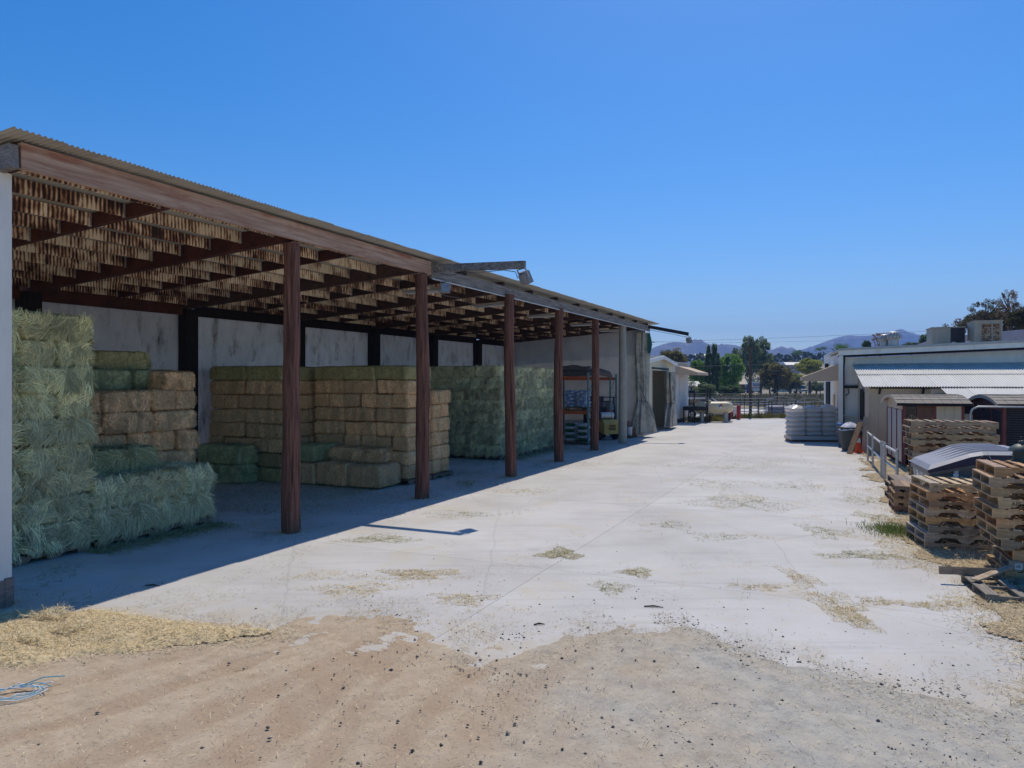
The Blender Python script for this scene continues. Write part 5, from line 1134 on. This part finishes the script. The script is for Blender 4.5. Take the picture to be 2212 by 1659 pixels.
# palms
def palm(label, X, Y, top, r, tr=.18, fr=26):
    t = thing('palm_tree', label, 'palm tree', (X,Y,-.05), 0, 'palms'); h = top-r*.6
    MB().tube([(0,0,0),(.1,0,h*.5),(0,0,h)], [tr*1.3,tr,tr], 8).build('trunk', M['bark'], t, True)
    V = []; Q = []
    for k in range(fr):
        a = k*2.4; el = -0.6+1.9*(k/fr); dx = Vector((math.cos(a)*math.cos(el), math.sin(a)*math.cos(el), math.sin(el))); sx = Vector((-math.sin(a), math.cos(a), 0))
        for j in range(9):
            f_ = (j-4)/4; d_ = (dx+sx*f_*.75); d_.normalize(); b0 = Vector((0,0,h))+dx*r*.4; tip = b0+d_*r*.62-Vector((0,0,.08*r)); wv = sx*r*.035
            n = len(V); V += [b0-wv, b0+wv, tip]; Q.append((n,n+1,n+2))
    c = MB(); c.add(V, Q); c.build('crown', M['leaf'], t, color=(.06,.12,.03))
p = at(*c6(2120,462), 150); palm('fan palm poking over the corner of the white building', p[0], 150, p[2], 3.4)
p = at(*c6(1670,525), 330); palm('far fan palm in front of the dark hill trees', p[0], 330, p[2], 5.)
p = at(*c6(1890,492), 420); palm('tiny skyline palm, the left of two above the awning', p[0], 420, p[2], 4.2, .3)
p = at(*c6(1940,482), 430); palm('tiny skyline palm, the right of two above the awning', p[0], 430, p[2], 4.2, .3)

# ------------------------------------------------------------------ far houses and vehicles
def house(label, x0, x1, yt, ye, yb, Y, roofm, wallm, zg, conv=c6, rz=rad(-6)):
    u0, vt = conv(x0, yt); u1, ve = conv(x1, ye); p = at((u0+u1)/2, vt, Y); L = (u1-u0)/1534*Y; ze = at(0,ve,Y)[2]; zb = min(zg, at(0,conv(0,yb)[1],Y)[2])
    t = thing('house', label, 'house', (p[0],Y,zb), rz, 'distant houses'); h = ze-zb; rt = max(p[2]-ze,.5); D = max(6, L*.45)
    MB().box(-L/2+.3,0,0,L/2-.3,D,h).build('wall', wallm, t); MB().prism([(-.8,h+.02),(D/2,h+rt),(D+.8,h+.02)], -L/2-.3, L/2+.3, 'x').build('roof', roofm, t)
    for k in range(3):
        x = -L*.3+L*.3*k; wn = MB().box(x-.6,-.06,max(.9,h-1.9),x+.6,-.002,h-.7).build('window', M['glass'], t); MB().box(x-.7,-.1,max(.9,h-1.9)-.1,x+.7,-.061,max(.9,h-1.9)-.001).build('sill', M['white'], wn)
house('low house with pale metal roof on the hillside', 1562, 1700, 632, 662, 700, 300, M['leanto'], M['lavender'], 4)
house('grey-roofed house half hidden right of the white store', 560, 672, 828, 880, 960, 112, M['roof'], M['tan'], 0)
house('house gable with pale roof left of the camper', 1085, 1150, 800, 860, 950, 205, M['tan'], M['louver'], 0)
house('long white house on the slope behind the yellow-green tree', 1450, 1620, 770, 800, 850, 240, M['leanto'], M['white'], 0)
house('tiny white house high on the far hill', 640, 735, 548, 566, 600, 420, M['leanto'], M['white'], 12)
p = at(*c6(1255,945), 205)
rv = thing('camper', 'pale motor camper with red stripe parked under the trees', 'camper', (p[0],205,0), rad(-3))
MB().box(-1.35,0,.6,1.35,7.5,3.2).build('body', M['white'], rv); MB().box(-1.36,-.02,1.35,1.36,-.001,1.6).build('stripe', M['red'], rv); MB().box(-1.0,-.03,1.9,1.0,-.001,2.8).build('rear_window', M['lavender'], rv); MB().box(-1.35,-.05,.35,1.35,.2,.599).build('bumper', M['dark'], rv)
MB().box(-1.0,.3,3.201,.9,6.,3.35).build('roof_rack', M['greymetal'], rv)
for x in (-1.1,1.1): MB().tube([(x-.12,1.6,.4),(x+.12,1.6,.4)], .4, 14).build('wheel', M['black'], rv); MB().box(x-.12,-.03,.8,x+.12,-.001,1.1).build('tail_light', M['red'], rv)
p = at(*c6(1190,940), 207); t = thing('blue_canopy', 'blue tarp-covered bay left of the camper', 'tarp', (p[0],207,0), 0); MB().grid(lambda u, v: (2.2*(u-.5), 3*v, 2.9+.1*math.sin(6*u)), 6, 4).build('tarp_top', M['bluepaint'], t); MB().grid(lambda u, v: (2.2*(u-.5), .02+.06*math.sin(9*u), 2.89*v), 8, 3).build('tarp_front', M['bluepaint'], t)
p = at(*c6(1750,942), 195); t = thing('pickup_truck', 'old white and green pickup facing the yard under the ivy', 'truck', (p[0],195,0), rad(4))
MB().prism([(0,.5),(.0,1.15),(1.3,1.2),(1.32,.5)], -.95, .95, 'x').build('hood', M['white'], t); MB().prism([(1.321,.5),(1.321,1.2),(1.75,2.1),(3.2,2.1),(3.3,.5)], -.9, .9, 'x').build('cab', M['carpaint'], t); MB().box(-.92,3.31,.6,.92,5.5,1.2).build('bed', M['white'], t)
b = MB(); b.add([(-.8,1.36,1.24),(.8,1.36,1.24),(.74,1.71,2.02),(-.74,1.71,2.02)], [(0,1,2,3)]); b.build('windscreen', M['glass'], t, loc=(0,-.03,.01)); MB().box(-.7,-.03,.7,.7,-.001,1.0).build('grille', M['dark'], t)
for x in (-.8,.8):
    MB().tube([(x,-.04,.88),(x,-.005,.88)], .12, 10).build('headlight', M['lampglass'], t)
    for y in (.8,4.4): MB().tube([(x-.1,y,.38),(x+.1,y,.38)], .38, 14).build('wheel', M['black'], t)
# wire fence of the far field
fc = thing('wire_fence', 'thin post and wire fence along the dry field', 'fence', (0,0,0))
for k in range(22):
    x = 14+3.2*k; y = 92-.02*x; MB().tube([(x,y,0),(x,y,1.5+R.uniform(-.1,.2))], .05, 5).build('fence_post', M['darkpost'], fc)
for z in (.5,.9,1.35): MB().tube([(14,91.7,z),(81.2,90.4,z)], .012, 4).build('fence_wire', M['galv'], fc)
t = thing('fence_post', 'lone tall dark post behind the wrapped sacks', 'post', (23.9,64,0)); MB().tube([(0,0,0),(0,0,2.5)], .06, 8).build('post_shaft', M['darkpost'], t)
o = thing('brush_bin', 'dark square bin behind the wrapped sacks near the door', 'bin', (27.6,60,0), rad(-8)); MB().box(-.6,-.6,0,.6,.6,1.2).build('bin_body', M['louver'], o); MB().box(-.64,-.64,1.2,.64,.64,1.27).build('bin_lid', M['darkpost'], o)

# ------------------------------------------------------------------ strands, litter, stones, weeds
def litter(name, P, l0, l1, wd, lift, m, n_up=0., kind='stuff'):
    n = len(P); t = rnd_unit(n)*np.array([1,1,lift]); t = unit(t); D = t*RN.uniform(l0,l1,(n,1)); wv = unit(np.cross(t, np.array([0,0,1.])+rnd_unit(n)*.6))*wd*RN.uniform(.6,1.3,(n,1))
    V, Q = quads(P - D*.5 + np.array([0,0,.004])+np.abs(D[:,2:3])*np.array([0,0,.5]), D, wv)
    o = put(name, fastmesh(name, V, Q, m)); o['kind'] = kind; return o
M['straw'] = strand_mat('straw', [(.46,.35,.18),(.68,.54,.31),(.8,.66,.4),(.64,.57,.35)])
M['greenlitter'] = strand_mat('green_litter', [(.12,.15,.07),(.22,.26,.12),(.3,.33,.17),(.38,.36,.2)])
M['grass'] = strand_mat('grass', [(.08,.13,.035),(.14,.2,.05),(.24,.26,.09)], transl=.4)
M['drygrass'] = strand_mat('dry_grass', [(.14,.12,.07),(.24,.19,.11),(.1,.11,.05),(.32,.26,.16)], transl=.2)
M['stone'] = strand_mat('stones', [(.06,.06,.062),(.14,.13,.12),(.3,.27,.23),(.1,.095,.09),(.42,.36,.28)], rough=.9)
def ell(u, v, du, dv, n, fall=1.):
    if fall == 1.0: n = int(n*.8); du *= 1.25; dv *= 1.2
    g0 = gnd(u, v); gx = gnd(u+du, v)[0]-g0[0]; gy0 = gnd(u, v-dv)[1]-g0[1]; gy1 = g0[1]-gnd(u, v+dv)[1]
    r = RN.uniform(0,1,n)**(.5*fall); a = RN.uniform(0,2*np.pi,n); wob = 1+.35*np.sin(3*a+u)+.2*np.sin(7*a+v)
    x = g0[0]+gx*r*np.cos(a)*wob; s = np.sin(a)*r*wob; y = g0[1]+np.where(s > 0, gy0, gy1)*s
    return np.stack([x, y, np.zeros(n)],1)
# straw drift at the lower left with its own low mound
def mound():
    nx, ny = 150, 90; xs = np.linspace(-9.5,-2.1,nx); ys = np.linspace(5.2,8.3,ny); X, Y = np.meshgrid(xs, ys, indexing='ij')
    top = np.interp(X, [-9.5,-5.6,-4.9,-4.,-3.2,-2.5,-2.1], [8.3,8.02,8.15,7.95,7.75,7.55,7.3]); bot = np.interp(X, [-9.5,-5.6,-5.,-4.2,-3.4,-2.6,-2.1], [5.3,5.75,6.2,6.62,6.9,7.2,7.28])
    e = np.minimum(top-Y, (Y-bot)*1.) + (fbm(X*2,Y*2,4,2)-.48)*.5
    Z = .05 + .03*np.clip(e*1.6,-1,1) + (fbm(X*4,Y*4,4,6)-.48)*.09*np.clip(e*3,0,1) + (fbm(X*13,Y*13,2,6)-.48)*.03
    Z = np.where(e < -.02, -.02, Z*np.clip((e+.02)*6,0,1)+.0)
    V = np.stack([X,Y,Z],-1).reshape(-1,3); idx = np.arange(nx*ny).reshape(nx,ny); Q = np.stack([idx[:-1,:-1],idx[1:,:-1],idx[1:,1:],idx[:-1,1:]],-1).reshape(-1,4)
    keep = (V[Q][:,:,2] > .03).any(1)
    sm = mat('straw_bed', (.7,.55,.32), (.46,.35,.19), 22., rough=.95, bmp=.8, dirt=(.36,.31,.17), dscale=3., damt=(.56,.76))
    o = put('straw_bed', fastmesh('straw_bed', V, Q[keep], sm)); o['kind'] = 'stuff'
    k = RN.choice(nx*ny, 46000, p=(np.clip(e+.12,0,.35)/np.clip(e+.12,0,.35).sum()).ravel()); P = V[k]+RN.normal(size=(46000,3))*np.array([.035,.03,0]); P[:,2] = np.maximum(P[:,2],.03)
    litter('straw_litter', P, .02, .075, .0026, .25, M['straw'])
    for u, v, n in ((110,1345,500),(60,1400,300),(150,1375,300)):
        if n: Pq = ell(u,v,34,9,n); Pq[:,2] = .1; litter('hay_litter', Pq, .04,.13,.0028,.35, M['straw'])
mound()
# patches on the slab (place, half sizes, number of straws)
PT = [(905,1240,60,9,2600),(760,1275,80,12,1500),(880,1248,110,12,900),(1000,1292,55,8,900),(1010,1305,30,5,300),(1210,1197,34,9,1500),(1375,1237,26,8,500),(1320,1270,30,12,500),(1600,1085,75,16,3200),(1590,1010,60,7,1200),(1650,1000,90,14,1800),(1540,1045,60,9,1100),(1720,1050,60,9,1100),(1870,1080,45,12,1500),(1905,1120,35,10,1500),(1730,1250,25,18,1100),(1640,1268,50,6,700),(1810,1310,40,30,2200),(1840,1335,30,20,1200),(1900,1300,40,8,700),(2010,1308,45,8,1000),(2100,1305,55,14,1500),(1780,1150,35,12,900),(1870,1200,70,8,1500),(1930,1170,60,20,2400),(1990,1215,70,25,3000),(820,1165,60,7,1400),(1000,1112,70,7,900),(1130,1062,60,6,800),(1290,1000,60,6,600),(1450,1005,50,5,500),(1000,1345,200,40,900),(700,1245,60,8,500),(1450,1135,40,7,500),(1560,1160,60,7,500)]
litter('straw_litter', np.concatenate([ell(*p, fall=1.0) for p in PT[:7]+PT[15:22]+PT[24:26]+PT[31:33]]), .015, .06, .0022, .25, M['straw'])
litter('hay_litter', np.concatenate([ell(*p, fall=1.0) for p in PT[5:15]+PT[22:24]+PT[26:31]+PT[33:]]), .02, .07, .003, .25, strand_mat('fresh_litter', [(.42,.39,.2),(.58,.54,.33),(.62,.57,.38),(.4,.4,.22)]))
n = 60000; ab = np.stack([RN.uniform(-4,40,n)**1.0, RN.uniform(-9.6,-.4,n)],1); ab[:,0] = -4+44*RN.uniform(0,1,n)**1.7
mk = fbm(ab[:,0]*.35,ab[:,1]*1.1,4,55)+.5*fbm(ab[:,0]*1.7,ab[:,1]*2.5,3,56); ab = ab[mk > .79]
litter('straw_litter', np.array([W(a,b,.0) for a, b in ab]), .012,.05,.002,.25, strand_mat('thin_straw', [(.42,.37,.22),(.6,.53,.34),(.52,.5,.3),(.66,.57,.36)]))
# verge of straw and soil along the right edge
EG = [(1868,978),(1880,1020),(1905,1060),(1930,1100),(1955,1135),(1985,1185),(2035,1240),(2080,1275),(2130,1312),(2180,1360),(2240,1420),(2330,1500)]
EX = np.array([gnd(*p)[0] for p in EG]); EY = np.array([gnd(*p)[1] for p in EG])
def verge():
    nx, ny = 90, 420; ys = np.linspace(4.9,27,ny); ts = np.linspace(-1.4,3.4,nx); T, Y = np.meshgrid(ts, ys, indexing='ij'); X = np.interp(Y, EY[::-1], EX[::-1]) + T
    n = fbm(X*1.2,Y*1.2,5,12)-.48; e = T + .1 + n*1.7
    Z = np.where(e > 0, .012+.03*(1-np.exp(-e*2)) + n*.03 + (fbm(X*9,Y*9,2,4)-.45)*.02, -.02)
    V = np.stack([X,Y,Z],-1).reshape(-1,3); idx = np.arange(nx*ny).reshape(nx,ny); Q = np.stack([idx[:-1,:-1],idx[1:,:-1],idx[1:,1:],idx[:-1,1:]],-1).reshape(-1,4)
    sm = mat('verge_soil', (.47,.37,.23), (.27,.2,.13), 7., rough=.95, bmp=.6, dirt=(.3,.22,.14), dscale=1.4)
    keep = (V[Q][:,:,2] > 0).all(1); struct(put('straw_verge', fastmesh('straw_verge', V, Q[keep], sm)))
    w0 = (np.clip(e+.55,0,1)*np.clip(1.5-T*.5,0.2,1)*(1.2/(Y*.12))).ravel(); k = RN.choice(nx*ny, 70000, p=w0/w0.sum()); P = V[k]+RN.normal(size=(70000,3))*np.array([.06,.06,0]); P[:,2] = np.maximum(P[:,2],.002)
    litter('straw_litter', P, .02, .1, .0028, .3, M['straw'])
verge()
# green dust under the roof
n = 26000; ab = np.stack([RN.uniform(-4.3,22,n), np.abs(RN.normal(size=n))*1.6*RN.choice([1,-1],n,p=[.6,.4])+.9],1)
keep = fbm(ab[:,0]*.8, ab[:,1]*1.2, 4, 21) > .47; ab = ab[keep]; ab = ab[ab[:,1] > -.9]
P = np.array([W(a,b,.0) for a, b in ab]); litter('hay_litter', P, .03, .12, .003, .3, M['greenlitter'])
P = np.array([W(RN.uniform(-2.5,0.1), 1.84-abs(RN.normal())*.3, 0) for _ in range(3500)] + [W(RN.uniform(12,17), 1.7-abs(RN.normal())*.35, 0) for _ in range(3500)] + [W(RN.uniform(1,5), RN.uniform(1.5,6.5), 0) for _ in range(5000)])
litter('hay_litter', P, .04, .16, .003, .4, M['greenlitter'])
P = ell(1010,1048,16,4,260); P[:,2] = .03; litter('hay_litter', P, .05,.14,.003,.8, M['greenlitter'])
# stones
def stones(name, P, r0, r1):
    n = len(P); ic = np.array([(1,0,0),(-1,0,0),(0,1,0),(0,-1,0),(0,0,.8),(0,0,-.5)]); tri = np.array([(0,2,4),(2,1,4),(1,3,4),(3,0,4),(2,0,5),(1,2,5),(3,1,5),(0,3,5)])
    s = (r0+(r1-r0)*RN.uniform(0,1,n)**5)[:,None,None]; v = ic[None]*RN.uniform(.6,1.3,(n,6,3))*s; a = RN.uniform(0,6.28,n); c, s_ = np.cos(a)[:,None], np.sin(a)[:,None]
    v = np.stack([v[:,:,0]*c-v[:,:,1]*s_, v[:,:,0]*s_+v[:,:,1]*c, v[:,:,2]],-1) + P[:,None,:] + np.array([0,0,1])*s*.1
    o = put(name, fastmesh(name, v.reshape(-1,3), (tri[None]+np.arange(n)[:,None,None]*6).reshape(-1,3), M['stone'])); o['kind'] = 'stuff'
def edge_pts(n, spread, x0=-4, x1=7.5):
    x = RN.uniform(x0,x1,n); d = RN.normal(size=n)*spread; return np.stack([x, y_edge(x)+d+.05, np.where(d < 0, .03*(1-np.exp(d*.5)), 0)],1)
P = edge_pts(5200,.26,-1.6,7.5); P = P[fbm(P[:,0]*1.6,P[:,1]*1.6,3,31) > .5]; stones('gravel', P, .003, .017)
P = edge_pts(1300,.7,-3,8); P = P[fbm(P[:,0]*1.1,P[:,1]*1.1,3,32) > .47]; stones('gravel', P, .003, .021)
x = RN.uniform(-6,7,2600); y = RN.uniform(4.4,7.4,2600); ok = (y < y_edge(x)-.1) & (RN.uniform(0,1,2600) < .25+.1*(x+3)); x, y = x[ok], y[ok]
stones('gravel', np.stack([x,y,.05*(1-np.exp(-(y_edge(x)-y)*.5))],1), .004, .02)
x = RN.uniform(-2.5,8,700); y = y_edge(x)+np.abs(RN.normal(size=700))*1.7; stones('gravel', np.stack([x,y,0*x],1), .004, .016)
x = RN.uniform(-6,7.5,9000); y = RN.uniform(4.4,7.6,9000); ok = y < y_edge(x)-.05; x, y = x[ok], y[ok]
litter('straw_litter', np.stack([x,y,.012+.05*(1-np.exp(-(y_edge(x)-y)*.5))],1), .01, .05, .002, .3, M['straw'])
x = RN.uniform(-1.5,7.5,9000); y = RN.uniform(4.5,7.2,9000); ok = (y < y_edge(x)-.05) & (fbm(x*1.5,y*1.5,4,61)+.06*x > .55); x, y = x[ok], y[ok]
stones('gravel', np.stack([x,y,.05*(1-np.exp(-(y_edge(x)-y)*.5))],1), .003, .012)
P = np.array([W(a+RN.normal()*.22, b_+RN.normal()*.2, .0) for a, b_ in [(POST[k_], (0,-.12,-.3,-.15,0)[k_]) for k_ in range(5)] + [(-4.7,.2)] for _ in range(420)]); litter('straw_litter', P, .02,.09,.0026,.4, M['straw'])
hp = []
for (x_, y_, n_, hh) in ((6.5,11.1,8,.131),(6.5,9.4,11,.136),(9.5,16.7,12,.143)):
    for _ in range(420):
        u_ = RN.uniform(0,1.1); k_ = RN.integers(1,n_+1); sd = RN.random() < .5; c_, s_ = math.cos(RP), math.sin(RP); lx, ly = (u_, -.015) if sd else (-.015, u_*.9)
        hp.append((x_+c_*lx-s_*ly, y_+s_*lx+c_*ly, k_*hh+RN.normal()*.02))
hp = np.array(hp); litter('straw_litter', hp, .05,.2,.0025,1., M['straw'])
P = edge_pts(16000,.4,-4,7.5); P = P[fbm(P[:,0]*2.3,P[:,1]*2.3,4,71) > .44]; P[:,2] += .008
litter('straw_litter', P, .012,.055,.0022,.3, strand_mat('edge_chaff', [(.38,.3,.19),(.55,.44,.28),(.62,.53,.36),(.5,.42,.3)]))
# grass tuft, weeds, dry field
def blades(name, P, h0, h1, wd, m):
    n = len(P); d = unit(RN.normal(size=(n,3))*np.array([.5,.5,0])+np.array([0,0,1.]))*RN.uniform(h0,h1,(n,1)); V, Q = quads(P, d, unit(np.cross(d, rnd_unit(n)))*wd); o = put(name, fastmesh(name, V, Q, m)); o['kind'] = 'stuff'
P = np.stack([6.8+RN.normal(size=1800)*.24, 12.45+RN.normal(size=1800)*.3, np.zeros(1800)],1); blades('grass_tuft', P, .04,.12,.005, M['grass'])
def ring(n, pts, s): 
    c = np.array(pts)[RN.integers(0,len(pts),n)]; return np.stack([c[:,0]+RN.normal(size=n)*s, c[:,1]+RN.normal(size=n)*s*.6, np.zeros(n)],1)
blades('weeds', ring(5000, [(16.,53.6),(17.5,53.9),(18.8,54.5),(19.6,54.8),(21.,54.6),(22,54.6),(14.,49.5),(12.8,49.),(13.4,49.6),(15.4,53.)], .4), .1,.5,.014, strand_mat('weed', [(.1,.12,.03),(.22,.2,.06),(.34,.27,.09)], transl=.3))
P = np.stack([RN.uniform(8,75,26000), RN.uniform(77,124,26000), np.zeros(26000)],1); P = P[fbm(P[:,0]*.12,P[:,1]*.12,4,8) > .36]; blades('dry_grass', P, .4,1.3,.06, M['drygrass'])
P = np.stack([RN.uniform(8,60,5000), RN.uniform(76,100,5000), np.zeros(5000)],1); P = P[fbm(P[:,0]*.2+9,P[:,1]*.2,3,3) > .56]; blades('weeds', P, .4,1.2,.07, M['grass'])
def far_brush():
    n = 30000; P = np.stack([RN.uniform(20,330,n), RN.uniform(230,430,n)],1); P = P[fbm(P[:,0]*.03,P[:,1]*.03,4,4) > .44]; z = np.clip((P[:,1]-320)/120,0,1)*9+RN.uniform(0,3.,len(P)); P = np.column_stack([P,z]); n = len(P)
    a = rnd_unit(n)*RN.uniform(.5,1.1,(n,1)); b = unit(np.cross(a, rnd_unit(n)))*.6; V = np.stack([P-a,P-b,P+a,P+b],1).reshape(-1,3)
    o = put('far_woods', fastmesh('far_woods', V, np.arange(4*n).reshape(-1,4), M['leaf']), color=(.055,.075,.035)); o['kind'] = 'stuff'
far_brush()
# twine, sticks
t = thing('twine_heap', 'tangled heap of pale blue and white baling twine on the straw', 'twine', gnd(28,1500,.04))
for k in range(5):
    b = MB(); b.tube([((.14+.03*k)*math.cos(a*(1+.07*k))+.04*math.sin(3*a+k), (.1+.02*k)*math.sin(a+k*.3), .012+.02*math.sin(a*2+k)**2) for a in [i*.35 for i in range(19)]], .004, 5); b.build('twine_loop', M['paleblue'] if k % 2 else M['paper'], t)
MB().tube([(0,.1,.03),(.12,.2,.06),(.24,.3,.03)], .005, 5).build('twine_end', M['paleblue'], t)
for i, (u, v, L, rz, lb) in enumerate([(1412,1312,.22,-8,'thin dark twig on the concrete right of centre'),(1165,1350,.12,12,'short twig near the gravel fringe'),(240,1757/1.0,.25,0,''),(330,1266,.2,-4,'bark splinter lying in the shed shade')]):
    if lb: o = MB().tube([(-L/2,0,.008),(0,.01,.015),(L/2,-.012,.008)], [.007,.01,.004], 6).build('twig', M['bark'], None, loc=gnd(u,v), rotz=rad(rz)); tag(o, lb, 'twig', 'twigs on the ground')

# ------------------------------------------------------------------ air between here and the mountains
hz = MB(); hz.box(-3500,-40,-1.,3500,4200,330); ho = hz.build('haze', [])
vm = bpy.data.materials.new('haze'); vm.use_nodes = True; vt = vm.node_tree; vt.nodes.remove(vt.nodes['Principled BSDF'])
pv = vt.nodes.new('ShaderNodeVolumePrincipled'); pv.inputs['Color'].default_value = (.26,.47,1,1); pv.inputs['Density'].default_value = .0003; pv.inputs['Anisotropy'].default_value = .2
vt.links.new(pv.outputs[0], vt.nodes['Material Output'].inputs['Volume']); ho.data.materials.append(vm); ho['kind'] = 'stuff'
